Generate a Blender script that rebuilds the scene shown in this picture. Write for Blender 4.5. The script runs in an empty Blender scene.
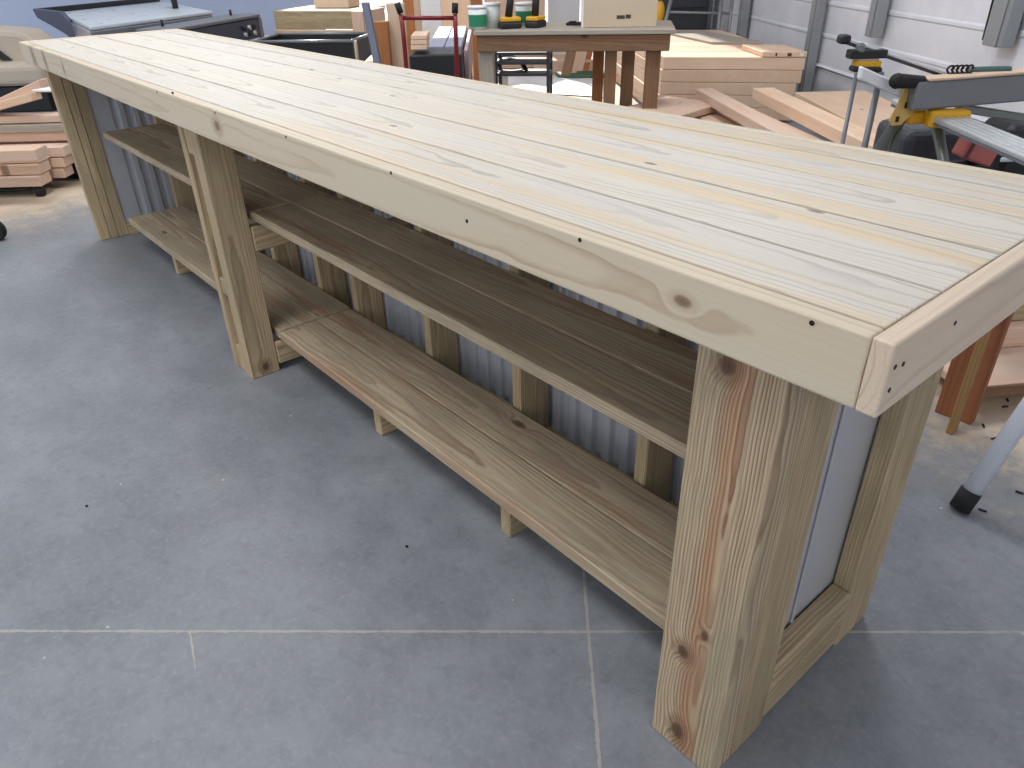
import bpy, bmesh, math, random
from mathutils import Vector, Matrix
random.seed(7)
C = bpy.context.scene.collection
SC = bpy.context.scene
V = Vector

# ------------------------------------------------------------------ camera
F_PX, YAW, PITCH, ROLL = 736.284, 2.44582, 0.53999, -0.02496
CAM = V((0.2494, -0.7100, 1.3303))
_f = V((math.cos(YAW)*math.cos(PITCH), math.sin(YAW)*math.cos(PITCH), -math.sin(PITCH)))
_r0 = V((math.sin(YAW), -math.cos(YAW), 0)); _u0 = _r0.cross(_f)
_r = math.cos(ROLL)*_r0 + math.sin(ROLL)*_u0
_u = -math.sin(ROLL)*_r0 + math.cos(ROLL)*_u0
cam_d = bpy.data.cameras.new('camera'); cam = bpy.data.objects.new('camera', cam_d); C.objects.link(cam)
cam_d.sensor_width = 36; cam_d.lens = F_PX*36/1024
cam_d.shift_x = 0.0; cam_d.shift_y = 0.0
cam_d.clip_start = 0.05; cam_d.clip_end = 200
M = Matrix((( _r.x, _u.x, -_f.x, CAM.x), (_r.y, _u.y, -_f.y, CAM.y), (_r.z, _u.z, -_f.z, CAM.z), (0, 0, 0, 1)))
cam.matrix_world = M
SC.camera = cam

def ray(px, py):
    return _f + _r*((px-512)/F_PX) - _u*((py-384)/F_PX)
def at(px, py, z=0.0):                    # the point of height z seen at a pixel
    d = ray(px, py); return CAM + d*((z-CAM.z)/d.z)
RA = math.radians(141)                    # the shed's long axis
AX = V((math.cos(RA), math.sin(RA), 0)); RX = V((math.sin(RA), -math.cos(RA), 0)); UP = V((0, 0, 1))
def room(s, t, z=0.0):                    # shed coordinates: s along, t to the right
    return V((CAM.x, CAM.y, 0)) + AX*s + RX*t + UP*z
def att(px, py, s):                       # the point at distance s along the shed
    d = ray(px, py); k = s/d.dot(AX); return CAM + d*k

# ------------------------------------------------------------------ world, light, exposure
SC.view_settings.view_transform = 'Standard'; SC.view_settings.look = 'None'
SC.view_settings.gamma = 1; SC.view_settings.use_curve_mapping = False
SC.view_settings.exposure = 0.0
w = bpy.data.worlds.new('world'); SC.world = w; w.use_nodes = True
wb = w.node_tree.nodes['Background']; wb.inputs[0].default_value = (0.90, 0.94, 1.0, 1); wb.inputs[1].default_value = 1.2
sd = bpy.data.lights.new('sun', 'SUN'); sd.energy = 6; sd.angle = math.radians(1.0); sd.color = (1, .93, .84)
sun = bpy.data.objects.new('sun', sd); C.objects.link(sun)
sdir = (-AX*math.cos(math.radians(29)) - UP*math.sin(math.radians(29)) + RX*0.10)
sun.rotation_euler = sdir.to_track_quat('-Z', 'Y').to_euler()
def area(name, loc, sx, sy, e, col=(1, 1, 1), aim=(0, 0, -1)):
    l = bpy.data.lights.new(name, 'AREA'); l.shape = 'RECTANGLE'; l.size = sx; l.size_y = sy; l.energy = e; l.color = col
    o = bpy.data.objects.new(name, l); C.objects.link(o); o.location = loc
    q = V(aim).to_track_quat('-Z', 'Y'); o.rotation_euler = q.to_euler(); return o
FILL_LAMPS = [(1.0, -1.5), (4.2, -2.2), (4.2, 1.2), (7.6, -2.4)]  # unseen lamps added overhead to fill the shed with light
for i, (s_, t_) in enumerate(FILL_LAMPS):
    area('ceiling_lamp_light', room(s_, t_, 3.86), 1.2, 1.2, 62, (0.95, 0.98, 1.0))

# ------------------------------------------------------------------ tagging
def tag(o, label=None, cat=None, group=None, kind=None):
    if label: o['label'] = label
    if cat: o['category'] = cat
    if group: o['group'] = group
    if kind: o['kind'] = kind
    return o
def thing(name, loc, label, cat, group=None):
    o = bpy.data.objects.new(name, None); o.empty_display_size = .05; C.objects.link(o); o.location = loc
    return tag(o, label, cat, group)
ROOT = {}
def wloc(o):
    p = V(o.location)
    while o.parent: o = o.parent; p += V(o.location)
    return p

# ------------------------------------------------------------------ mesh helpers
class MB:
    """collects shapes into one mesh, each with board coordinates (bc) and a seed (sd)"""
    def __init__(s):
        s.bm = bmesh.new()
        s.bc = s.bm.verts.layers.float_vector.new('bc'); s.sd = s.bm.verts.layers.float.new('sd')
    def _merge(s, b, mat, seed=None, lw=None):
        seed = random.random() if seed is None else seed
        m = {}
        for v in b.verts:
            n = s.bm.verts.new(mat @ v.co); n[s.bc] = lw(v.co) if lw else v.co; n[s.sd] = seed; m[v] = n
        for f in b.faces:
            try:
                nf = s.bm.faces.new([m[v] for v in f.verts]); nf.smooth = f.smooth
            except ValueError: pass
        b.free(); return s
    def box(s, o, ex, ey, ez, bev=.003, seed=None, seg=1):
        """parallelepiped from corner o with edge vectors; grain runs along the longest"""
        o, E = V(o), [V(ex), V(ey), V(ez)]
        E.sort(key=lambda e: -e.length)
        if E[0].cross(E[1]).dot(E[2]) < 0:
            o = o + E[2]; E[2] = -E[2]
        L = [e.length for e in E]
        b = bmesh.new(); bmesh.ops.create_cube(b, size=1)
        for v in b.verts: v.co = V((v.co.x*L[0], v.co.y*L[1], v.co.z*L[2]))
        bv = min(bev, .3*L[2])
        if bv > 0: bmesh.ops.bevel(b, geom=b.edges[:], offset=bv, segments=seg, affect='EDGES', profile=.5)
        c = o + (E[0]+E[1]+E[2])*.5; X, Y, Z = [e.normalized() for e in E]
        m = Matrix(((X.x, Y.x, Z.x, c.x), (X.y, Y.y, Z.y, c.y), (X.z, Y.z, Z.z, c.z), (0, 0, 0, 1)))
        return s._merge(b, m, seed)
    def bx(s, x0, x1, y0, y1, z0, z1, bev=.003, seed=None, seg=1):
        return s.box((x0, y0, z0), (x1-x0, 0, 0), (0, y1-y0, 0), (0, 0, z1-z0), bev, seed, seg)
    def tube(s, a, b_, r, r2=None, n=16, cap=True):
        a, b_ = V(a), V(b_); d = b_-a
        b = bmesh.new(); bmesh.ops.create_cone(b, cap_ends=cap, cap_tris=False, segments=n, radius1=r, radius2=r if r2 is None else r2, depth=d.length)
        for f in b.faces: f.smooth = len(f.verts) == 4
        m = Matrix.Translation((a+b_)*.5) @ d.to_track_quat('Z', 'Y').to_matrix().to_4x4()
        return s._merge(b, m)
    def path(s, pts, r, n=10):
        pts = [V(p) for p in pts]; rings = []; seed = random.random(); prev = None
        for i, p in enumerate(pts):
            t = (pts[min(i+1, len(pts)-1)] - pts[max(i-1, 0)]).normalized()
            if prev is None: prev = t.orthogonal().normalized()
            u = (prev - t*prev.dot(t)).normalized(); prev = u; v = t.cross(u)
            ring = []
            for k in range(n):
                a = 2*math.pi*k/n; q = s.bm.verts.new(p + u*math.cos(a)*r + v*math.sin(a)*r); q[s.sd] = seed; q[s.bc] = q.co; ring.append(q)
            rings.append(ring)
        for A, B in zip(rings, rings[1:]):
            for k in range(n):
                f = s.bm.faces.new((A[k], A[(k+1) % n], B[(k+1) % n], B[k])); f.smooth = True
        s.bm.faces.new(rings[0][::-1]); s.bm.faces.new(rings[-1]); return s
    def prism(s, pts, d, bev=0.0):
        """outline (list of 3D points) pushed along vector d"""
        b = bmesh.new(); vs = [b.verts.new(V(p)) for p in pts]; f = b.faces.new(vs)
        r = bmesh.ops.extrude_face_region(b, geom=[f])
        for g in r['geom']:
            if isinstance(g, bmesh.types.BMVert): g.co += V(d)
        bmesh.ops.recalc_face_normals(b, faces=b.faces[:])
        if bev: bmesh.ops.bevel(b, geom=b.edges[:], offset=bev, segments=2, affect='EDGES', profile=.5)
        return s._merge(b, Matrix.Identity(4))
    def grid(s, fn, nu, nv, smooth=True):
        seed = random.random(); g = []
        for i in range(nu+1):
            row = []
            for j in range(nv+1):
                v = s.bm.verts.new(fn(i/nu, j/nv)); v[s.sd] = seed; v[s.bc] = v.co; row.append(v)
            g.append(row)
        for i in range(nu):
            for j in range(nv):
                f = s.bm.faces.new((g[i][j], g[i+1][j], g[i+1][j+1], g[i][j+1])); f.smooth = smooth
        return s
    def ball(s, c, rx, ry, rz, rot=0, sub=3):
        b = bmesh.new(); bmesh.ops.create_icosphere(b, subdivisions=sub, radius=1)
        for f in b.faces: f.smooth = True
        m = Matrix.Translation(V(c)) @ Matrix.Rotation(rot, 4, 'Z') @ Matrix.Diagonal((rx, ry, rz, 1))
        return s._merge(b, m)
    def build(s, name, mat, parent=None):
        if parent is not None:
            p = wloc(parent)
            for v in s.bm.verts: v.co -= p
        me = bpy.data.meshes.new(name); s.bm.normal_update(); s.bm.to_mesh(me); s.bm.free(); me.materials.append(mat)
        o = bpy.data.objects.new(name, me); C.objects.link(o)
        if parent is not None: o.parent = parent
        return o
    def solo(s, name, mat, base, label, cat, group=None):
        """a thing that is one mesh, its origin at its base"""
        base = V(base)
        for v in s.bm.verts: v.co -= base
        me = bpy.data.meshes.new(name); s.bm.normal_update(); s.bm.to_mesh(me); s.bm.free(); me.materials.append(mat)
        o = bpy.data.objects.new(name, me); C.objects.link(o); o.location = base
        return tag(o, label, cat, group)
def struct(name, mb, mat):
    return tag(mb.build(name, mat), kind='structure')

# ------------------------------------------------------------------ materials
class NT:
    def __init__(s, name):
        s.m = bpy.data.materials.new(name); s.m.use_nodes = True; s.t = s.m.node_tree; s.t.nodes.clear()
        s.o = s.t.nodes.new('ShaderNodeOutputMaterial'); s.b = s.t.nodes.new('ShaderNodeBsdfPrincipled')
        s.t.links.new(s.b.outputs[0], s.o.inputs[0])
    def n(s, typ, **k):
        nd = s.t.nodes.new('ShaderNode'+typ)
        for a, v in k.items(): setattr(nd, a, v)
        return nd
    def put(s, sock, v):
        if isinstance(v, bpy.types.NodeSocket): s.t.links.new(v, sock)
        elif v is not None: sock.default_value = v
    def math(s, op, a, b=None, c=None, clamp=False):
        nd = s.n('Math', operation=op, use_clamp=clamp); s.put(nd.inputs[0], a); s.put(nd.inputs[1], b); s.put(nd.inputs[2], c); return nd.outputs[0]
    def vmath(s, op, a, b=None):
        nd = s.n('VectorMath', operation=op); s.put(nd.inputs[0], a); s.put(nd.inputs[1], b); return nd.outputs[1] if op in ('LENGTH', 'DOT_PRODUCT', 'DISTANCE') else nd.outputs[0]
    def comb(s, x, y, z):
        nd = s.n('CombineXYZ'); s.put(nd.inputs[0], x); s.put(nd.inputs[1], y); s.put(nd.inputs[2], z); return nd.outputs[0]
    def sep(s, v):
        nd = s.n('SeparateXYZ'); s.put(nd.inputs[0], v); return nd.outputs
    def noise(s, vec, scale, detail=2, rough=.5):
        nd = s.n('TexNoise'); s.put(nd.inputs['Vector'], vec); nd.inputs['Scale'].default_value = scale
        nd.inputs['Detail'].default_value = detail; nd.inputs['Roughness'].default_value = rough; return nd.outputs[0]
    def ramp(s, f, stops, interp='LINEAR'):
        nd = s.n('ValToRGB'); s.put(nd.inputs[0], f); e = nd.color_ramp.elements; nd.color_ramp.interpolation = interp
        while len(e) < len(stops): e.new(.5)
        for i, (p, c) in enumerate(stops):
            e[i].position = p; e[i].color = (c, c, c, 1) if isinstance(c, (int, float)) else (*c, 1)
        return nd.outputs[0]
    def mix(s, f, a, b, mode='MIX'):
        nd = s.n('Mix', data_type='RGBA', blend_type=mode); s.put(nd.inputs[0], f)
        for k, v in ((6, a), (7, b)): s.put(nd.inputs[k], (*v, 1) if isinstance(v, tuple) and len(v) == 3 else v)
        return nd.outputs[2]
    def fin(s, col, rough=.6, metal=0., bump=None, bs=.3, bd=.002, spec=None, coat=None):
        s.put(s.b.inputs['Base Color'], (*col, 1) if isinstance(col, tuple) and len(col) == 3 else col)
        s.put(s.b.inputs['Roughness'], rough); s.put(s.b.inputs['Metallic'], metal)
        if spec is not None: s.b.inputs['Specular IOR Level'].default_value = spec
        if coat: s.b.inputs['Coat Weight'].default_value = coat
        if bump is not None:
            nd = s.n('Bump'); nd.inputs['Strength'].default_value = bs; nd.inputs['Distance'].default_value = bd
            s.put(nd.inputs['Height'], bump); s.t.links.new(nd.outputs[0], s.b.inputs['Normal'])
        return s.m
def lin(r, g, b):
    f = lambda c: (c/255/12.92) if c/255 <= .04045 else ((c/255+.055)/1.055)**2.4
    return (f(r), f(g), f(b))

def wood(name, light, dark, patch=None, ring=.007, contrast=.75, rough=.62, knots=(), auto=.35, patchamt=.5, streak=None, vary=.25, fibre=.22, bump=.35, root=(0, 0, 0), pith=.05, sharp=False, heart=None, kamp=1.0, krad=.011, streakx=None):
    """sawn timber: growth rings cut by the board's faces, fibres, knots"""
    t = NT(name)
    bc = t.n('Attribute', attribute_name='bc').outputs['Vector']; sd_ = t.n('Attribute', attribute_name='sd').outputs['Fac']
    x, y, z = t.sep(bc)
    off = t.math('MULTIPLY', sd_, 53.7)
    s2 = t.math('FRACT', t.math('MULTIPLY', sd_, 17.31)); s3 = t.math('FRACT', t.math('MULTIPLY', sd_, 91.7)); s4 = t.math('FRACT', t.math('MULTIPLY', sd_, 211.3))
    wv = t.comb(t.math('ADD', t.math('MULTIPLY', x, .9), off), t.math('MULTIPLY_ADD', y, 2.2, off), t.math('MULTIPLY', z, 2.2))
    wn = t.math('SUBTRACT', t.noise(wv, 1.3, 3, .55), .5)
    wn2 = t.math('SUBTRACT', t.noise(t.comb(t.math('ADD', t.math('MULTIPLY', x, 5), off), t.math('MULTIPLY', y, 9), off), 2.0, 2, .5), .5)
    # knots
    add = None; dark_k = None
    def acc(d, rad, amp=1.0):
        nonlocal add, dark_k
        e = t.math('MULTIPLY', t.math('EXPONENT', t.math('MULTIPLY', t.math('POWER', t.math('DIVIDE', d, rad*2.0), 2.0), -1)), rad*1.6*amp)
        k = t.math('SUBTRACT', 1.0, t.math('SMOOTHSTEP', d, rad*.55, rad*1.15)) if False else t.ramp(t.math('DIVIDE', d, rad*1.6), [(0, 1), (.42, .85), (.62, .55), (.75, 0)])
        add = e if add is None else t.math('ADD', add, e)
        dark_k = k if dark_k is None else t.math('MAXIMUM', dark_k, k)
    if auto > 0:
        vo = t.n('TexVoronoi', voronoi_dimensions='2D', feature='F1'); vo.inputs['Scale'].default_value = 1
        t.put(vo.inputs['Vector'], t.comb(t.math('ADD', t.math('MULTIPLY', x, 2.1), off), t.math('ADD', t.math('MULTIPLY', y, 5.0), off), 0.0))
        vc = t.sep(vo.outputs['Color'])[0]; keep = t.math('LESS_THAN', vc, auto)
        d = t.math('ADD', t.math('MULTIPLY', vo.outputs['Distance'], .2), t.math('MULTIPLY', t.math('SUBTRACT', 1.0, keep), 5.0))
        acc(d, krad, .8)
    if knots:
        oc = t.vmath('ADD', t.n('TexCoord').outputs['Object'], tuple(root))
        jit = t.n('TexNoise'); jit.inputs['Scale'].default_value = 25; t.put(jit.inputs['Vector'], oc)
        oj = t.vmath('ADD', oc, t.vmath('SCALE', t.vmath('SUBTRACT', jit.outputs['Color'], (.5, .5, .5)), None)) if False else oc
        for (kx, ky, kz, kr, ex, ey, ez) in knots:
            df = t.vmath('MULTIPLY', t.vmath('SUBTRACT', oj, (kx, ky, kz)), (ex, ey, ez))
            dd = t.math('ADD', t.vmath('LENGTH', df), t.math('MULTIPLY', wn2, kr*.8)); acc(dd, kr, kamp)
    yy = t.math('ADD', t.math('ADD', y, t.math('MULTIPLY', wn, .055)), t.math('MULTIPLY_ADD', s2, .10, -.05))
    yy = t.math('ADD', yy, t.math('MULTIPLY', x, t.math('MULTIPLY_ADD', s4, .03, -.015)))
    zz = t.math('ADD', t.math('ADD', z, t.math('MULTIPLY_ADD', s3, .06, pith)), t.math('MULTIPLY', x, .012))
    r = t.math('SQRT', t.math('ADD', t.math('MULTIPLY', yy, yy), t.math('MULTIPLY', zz, zz)))
    r = t.math('ADD', r, t.math('MULTIPLY', wn2, .005))
    if add is not None: r = t.math('ADD', r, add)
    fr = t.math('FRACT', t.math('DIVIDE', r, ring))
    line = t.ramp(fr, [(0, .0), (.7, .06), (.88, .9), (.94, 1.0), (1, 0)] if sharp else [(0, .0), (.3, .05), (.66, .6), (.88, 1.0), (.96, .3), (1, 0)])
    rv = t.noise(t.comb(t.math('FLOOR', t.math('DIVIDE', r, ring)), off, 0.0), 1.7, 1)
    line = t.math('MULTIPLY', line, t.ramp(rv, [(.25, .25), (.7, 1.0)]))
    fb = t.noise(t.comb(t.math('ADD', t.math('MULTIPLY', x, 7), off), t.math('MULTIPLY', y, 260), t.math('MULTIPLY', z, 260)), 1.0, 2, .6)
    col = t.mix(t.math('MULTIPLY', line, contrast), light, dark)
    if patch:
        pn = t.noise(t.comb(t.math('ADD', t.math('MULTIPLY', x, 1.6), off), t.math('MULTIPLY', y, 8), t.math('MULTIPLY', z, 8)), 1.4, 3, .6)
        col = t.mix(t.math('MULTIPLY', t.ramp(pn, [(.42, 0), (.62, 1)]), patchamt), col, patch)
    if heart:
        hn = t.math('ADD', t.math('ABSOLUTE', t.math('ADD', y, t.math('MULTIPLY', wn, .05))), t.math('MULTIPLY', t.math('SUBTRACT', t.noise(t.comb(t.math('MULTIPLY', x, 3), off, 0.0), 1.0, 2), .5), .03))
        col = t.mix(t.math('MULTIPLY', t.ramp(hn, [(.004, 1), (.028, 0)]), t.math('MULTIPLY_ADD', line, .5, .35)), col, heart)
    if streak:
        sn = t.noise(t.comb(t.math('ADD', t.math('MULTIPLY', x, .7), t.math('MULTIPLY', off, 2.0)), t.math('MULTIPLY', y, 16), off), 1.2, 2, .5)
        sm = t.math('MULTIPLY', t.ramp(sn, [(.48, 0), (.66, 1)] if streakx is not None else [(.56, 0), (.70, 1)]), .6)
        if streakx is not None: sm = t.math('MULTIPLY', sm, t.ramp(t.math('ADD', x, t.math('MULTIPLY', wn, .8)), [(streakx, .12), (min(streakx+.5, 1), 1)]))
        col = t.mix(sm, col, streak)
    col = t.mix(t.math('MULTIPLY', t.ramp(fb, [(.35, 1), (.6, 0)]), fibre), col, dark)
    vv = t.math('MULTIPLY_ADD', s3, vary, 1-vary*.6)
    col = t.mix(1.0, col, t.comb(vv, vv, vv), 'MULTIPLY')
    if knots:
        st_ = t.ramp(t.math('DIVIDE', add, .012*kamp), [(.25, 0), (.8, 1)]); col = t.mix(t.math('MULTIPLY', st_, .45), col, dark)
    if dark_k is not None: col = t.mix(t.math('MULTIPLY', dark_k, .8), col, (dark[0]*.35, dark[1]*.28, dark[2]*.25))
    h = t.math('ADD', t.math('MULTIPLY', line, -.6), t.math('MULTIPLY', fb, .6))
    return t.fin(col, rough, 0, h, bump, .0015)

def plain(name, col, rough=.5, metal=0., var=.08, scale=18, bump=0., spec=None, coat=None):
    t = NT(name); oc = t.n('TexCoord').outputs['Object']
    n = t.noise(oc, scale, 3, .6); k = t.math('MULTIPLY_ADD', n, 2*var, 1-var)
    c = t.mix(1.0, col, t.comb(k, k, k), 'MULTIPLY')
    rr = t.math('MULTIPLY_ADD', n, .16, max(rough-.08, .02))
    return t.fin(c, rr, metal, n if bump else None, bump, .002, spec, coat)

BR = V((-2.12, 0.35, 0))       # the bar's base point
mats = {}
mats['top'] = wood('planed_top_boards', lin(210, 201, 188), lin(142, 130, 118), patch=lin(204, 196, 190), ring=.0052, contrast=.7, rough=.5, auto=.3, streak=lin(216, 188, 142), vary=.12, fibre=.14, bump=.22, patchamt=.5, sharp=True, krad=.006, streakx=.55)
mats['fascia'] = wood('planed_fascia', lin(205, 190, 166), lin(160, 128, 96), patch=lin(204, 194, 172), ring=.012, contrast=.5, rough=.5, auto=0, vary=.06, fibre=.07, bump=.1, root=BR, pith=.03, sharp=True, kamp=.7,
    knots=[(-.262, 0, .938, .008, .6, 1, 1.1), (-1.78, 0, .935, .012, .7, 1, 1), (-3.40, 0, .925, .012, 1.2, 1, .6), (-3.72, 0, .93, .018, 1.3, 1, .5), (-3.95, 0, .93, .022, 1.0, 1, .6)])
mats['end'] = wood('planed_end_board', lin(212, 194, 172), lin(158, 116, 88), patch=lin(208, 184, 162), ring=.011, contrast=.5, rough=.5, auto=0, vary=.05, fibre=.1, bump=.12, sharp=True)
mats['leg'] = wood('treated_leg_timber', lin(200, 180, 148), lin(104, 66, 42), patch=lin(158, 152, 126), ring=.0056, contrast=.95, rough=.7, auto=.0, vary=.12, fibre=.3, bump=.6, root=BR, patchamt=.6, heart=lin(168, 104, 66), pith=.012,
    knots=[(-.226, .06, .262, .011, 1, 1, .8), (-.222, .06, .838, .012, 1, 1, .8), (-.213, .06, .052, .012, 1, 1, .6), (-.19, .06, .335, .006, 1, 1, .6)])
mats['treated'] = wood('treated_framing', lin(200, 178, 142), lin(108, 76, 48), patch=lin(150, 140, 110), ring=.0066, contrast=.7, rough=.72, auto=.3, vary=.25, fibre=.3, bump=.5, patchamt=.55)
mats['shelf'] = wood('treated_shelf_boards', lin(200, 182, 154), lin(106, 72, 48), patch=lin(154, 144, 120), ring=.0062, contrast=.66, rough=.72, auto=.22, vary=.14, fibre=.3, bump=.5, streak=lin(160, 112, 80), patchamt=.5)
mats['midleg'] = wood('treated_leg_board', lin(196, 174, 140), lin(108, 76, 48), patch=lin(158, 146, 116), ring=.0066, contrast=.75, rough=.72, auto=.0, vary=.1, fibre=.3, bump=.5, patchamt=.5, root=BR, kamp=.6,
    knots=[(-2.107, .10, .035, .012, 1, 1, .8)])
mats['pine'] = wood('fresh_pine', lin(222, 190, 162), lin(180, 134, 100), patch=lin(226, 202, 178), ring=.009, contrast=.45, rough=.65, auto=.25, vary=.2, fibre=.12)
mats['pink'] = wood('pinkish_spruce', lin(222, 190, 166), lin(176, 130, 104), patch=lin(216, 196, 178), ring=.009, contrast=.45, rough=.65, auto=.25, vary=.2, fibre=.12)
mats['brown'] = wood('aged_brown_timber', lin(138, 104, 74), lin(78, 48, 28), patch=lin(112, 88, 68), ring=.009, contrast=.6, rough=.7, auto=.3, vary=.2, fibre=.25)
mats['orange'] = wood('orange_stained_timber', lin(176, 112, 62), lin(110, 60, 28), ring=.008, contrast=.5, rough=.65, auto=.2, vary=.2, fibre=.2)
mats['rust'] = wood('rust_brown_board', lin(150, 92, 58), lin(88, 48, 26), ring=.009, contrast=.5, rough=.65, auto=.2, vary=.1, fibre=.2)
mats['ochre'] = wood('ochre_brown_board', lin(158, 122, 72), lin(96, 66, 34), ring=.009, contrast=.5, rough=.65, auto=.2, vary=.1, fibre=.2)
mats['greytop'] = wood('worn_grey_bench_top', lin(170, 160, 148), lin(120, 106, 92), ring=.009, contrast=.4, rough=.6, auto=.1, vary=.1, fibre=.2)
mats['black'] = plain('black_plastic', lin(26, 26, 29), .5)
mats['rubber'] = plain('black_rubber', lin(20, 20, 21), .75)
mats['darkgrey'] = plain('dark_grey_metal', lin(72, 74, 80), .45, .4)
mats['midgrey'] = plain('mid_grey_paint', lin(122, 124, 128), .4, .3)
mats['legtube'] = plain('grey_green_tube', lin(120, 126, 122), .38, .5)
mats['alu'] = plain('brushed_aluminium', lin(208, 210, 212), .36, .6, .1, 40)
mats['steel'] = plain('stainless_steel', lin(168, 172, 180), .3, .7, .08, 12)
mats['paleplate'] = plain('pale_machine_top', lin(206, 212, 218), .3, .2, .05, 6)
mats['slate'] = plain('slate_blue_panel', lin(84, 88, 106), .4, .3)
mats['endmetal'] = plain('smooth_lavender_metal', lin(192, 192, 196), .4, .35, .04, 5)
mats['white'] = plain('white_paint', lin(226, 226, 228), .5)
mats['whitetube'] = plain('white_enamel', lin(214, 218, 226), .3, 0, .03, 60, coat=.4)
mats['yellow'] = plain('yellow_plastic', lin(214, 160, 30), .45)
mats['yellowplate'] = plain('yellow_painted_steel', lin(206, 170, 96), .5)
mats['red'] = plain('dark_red_paint', lin(120, 22, 30), .4, .2)
mats['redbox'] = plain('faded_red_plastic', lin(176, 92, 84), .5)
mats['tan'] = plain('tan_upholstery', lin(196, 182, 166), .75, 0, .06, 4)
mats['card'] = plain('cardboard', lin(196, 178, 154), .8, 0, .04, 5)
mats['green'] = plain('green_label', lin(34, 128, 92), .5)
mats['clear'] = plain('milky_plastic', lin(214, 218, 216), .35)
mats['bluewall'] = plain('blue_grey_sheet', lin(186, 198, 224), .55, 0, .04, 1.2)
mats['post'] = plain('galvanised_post', lin(150, 153, 156), .5, .4, .08, 8)
mats['ink'] = plain('dark_ink', lin(70, 58, 48), .8)
mats['paper'] = plain('paper', lin(228, 222, 220), .7)
mats['pinkprint'] = plain('red_print', lin(196, 120, 116), .6)
mats['bolt'] = plain('dark_screw', lin(46, 36, 32), .5, .5)
mats['deckgrey'] = plain('grey_blue_decking', lin(150, 154, 172), .6, 0, .08, 30)
mats['wrap'] = plain('printed_pink_wrap', lin(190, 160, 160), .5, 0, .35, 40)
mats['ceil'] = plain('white_ceiling', lin(215, 217, 220), .8)
mats['lamp'] = None
# galvanised corrugated sheet
t = NT('corrugated_metal'); oc = t.n('TexCoord').outputs['Object']
n = t.noise(oc, 30, 4, .6); n2 = t.noise(oc, 3, 2)
mats['corr'] = t.fin(t.mix(n2, lin(178, 180, 188), lin(204, 206, 212)), t.math('MULTIPLY_ADD', n, .15, .36), .4)
# white wall sheet
t = NT('white_wall_sheet'); oc = t.n('TexCoord').outputs['Object']
n = t.noise(oc, 2.2, 4, .6)
mats['wall'] = t.fin(t.mix(t.ramp(n, [(.35, 0), (.7, 1)]), lin(226, 226, 232), lin(206, 208, 216)), .42, 0.1, n, .1, .01)
# glowing face of the added, unseen fill lamps
t = NT('lamp_diffuser'); t.b.inputs['Emission Color'].default_value = (1, 1, 1, 1); t.b.inputs['Emission Strength'].default_value = 2.0
mats['lamp'] = t.fin((.8, .8, .8), .5)

# concrete floor
J1a, J1b = at(0, 631), at(1023, 632); J2a, J2b = at(583, 565), at(600, 768)
t = NT('concrete_floor'); P = t.n('TexCoord').outputs['Object']
n1 = t.noise(P, .9, 5, .6); n2 = t.noise(P, 7, 5, .65); n3 = t.noise(P, 60, 4, .7)
nj = t.math('MULTIPLY', t.math('SUBTRACT', t.noise(P, 9, 4, .7), .5), .022)
col = t.ramp(n1, [(.3, lin(118, 121, 126)), (.5, lin(135, 138, 144)), (.72, lin(153, 155, 160))])
col = t.mix(t.math('MULTIPLY', t.ramp(n2, [(.4, 1), (.62, 0)]), .28), col, lin(96, 99, 105))
col = t.mix(t.math('MULTIPLY', t.ramp(n3, [(.5, 0), (.75, 1)]), .4), col, lin(158, 160, 164))
n4 = t.noise(t.vmath('MULTIPLY', P, (1.0, 1.0, 1.0)), 22, 4, .75)
col = t.mix(t.math('MULTIPLY', t.ramp(n4, [(.35, 1), (.5, 0)]), .25), col, lin(92, 95, 101))
vo = t.n('TexVoronoi', feature='F1'); vo.inputs['Scale'].default_value = 11; t.put(vo.inputs['Vector'], t.vmath('MULTIPLY', P, (1, 1, 0)))
spk = t.math('MULTIPLY', t.math('LESS_THAN', t.math('ADD', vo.outputs['Distance'], t.math('MULTIPLY', t.noise(P, 70, 2), .05)), .07), t.math('LESS_THAN', t.sep(vo.outputs['Color'])[0], .35))
col = t.mix(t.math('MULTIPLY', spk, .8), col, lin(188, 186, 182))
def linemask(a, b, wd, seg=False):
    d = (b-a); L = d.length; d = d/L; nrm = V((-d.y, d.x, 0))
    q = t.vmath('SUBTRACT', P, tuple(a))
    dist = t.math('ABSOLUTE', t.math('ADD', t.vmath('DOT_PRODUCT', q, tuple(nrm)), t.math('MULTIPLY', nj, .3)))
    wob = t.math('MULTIPLY', t.ramp(t.noise(P, 26, 4, .8), [(.35, .25), (.62, 1.0)]), wd)
    m = t.math('LESS_THAN', dist, wob)
    if seg:
        u = t.vmath('DOT_PRODUCT', q, tuple(d)); m = t.math('MULTIPLY', m, t.math('MULTIPLY', t.math('GREATER_THAN', u, 0), t.math('LESS_THAN', u, L)))
    core = t.math('LESS_THAN', dist, wd*.28)
    if seg: core = t.math('MULTIPLY', core, m)
    return m, core
j1 = linemask(J1a, J1b, .0048); j2 = linemask(J2a, J2b, .0048); cr = linemask(at(190, 632), at(195, 668), .003, True)
lm_ = t.math('MAXIMUM', t.math('MAXIMUM', j1[0], j2[0]), cr[0]); cm = t.math('MAXIMUM', j1[1], j2[1])
col = t.mix(t.math('MULTIPLY', cm, .55), col, lin(96, 96, 96))
col = t.mix(t.math('MULTIPLY', lm_, .75), col, lin(176, 170, 160))
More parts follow.
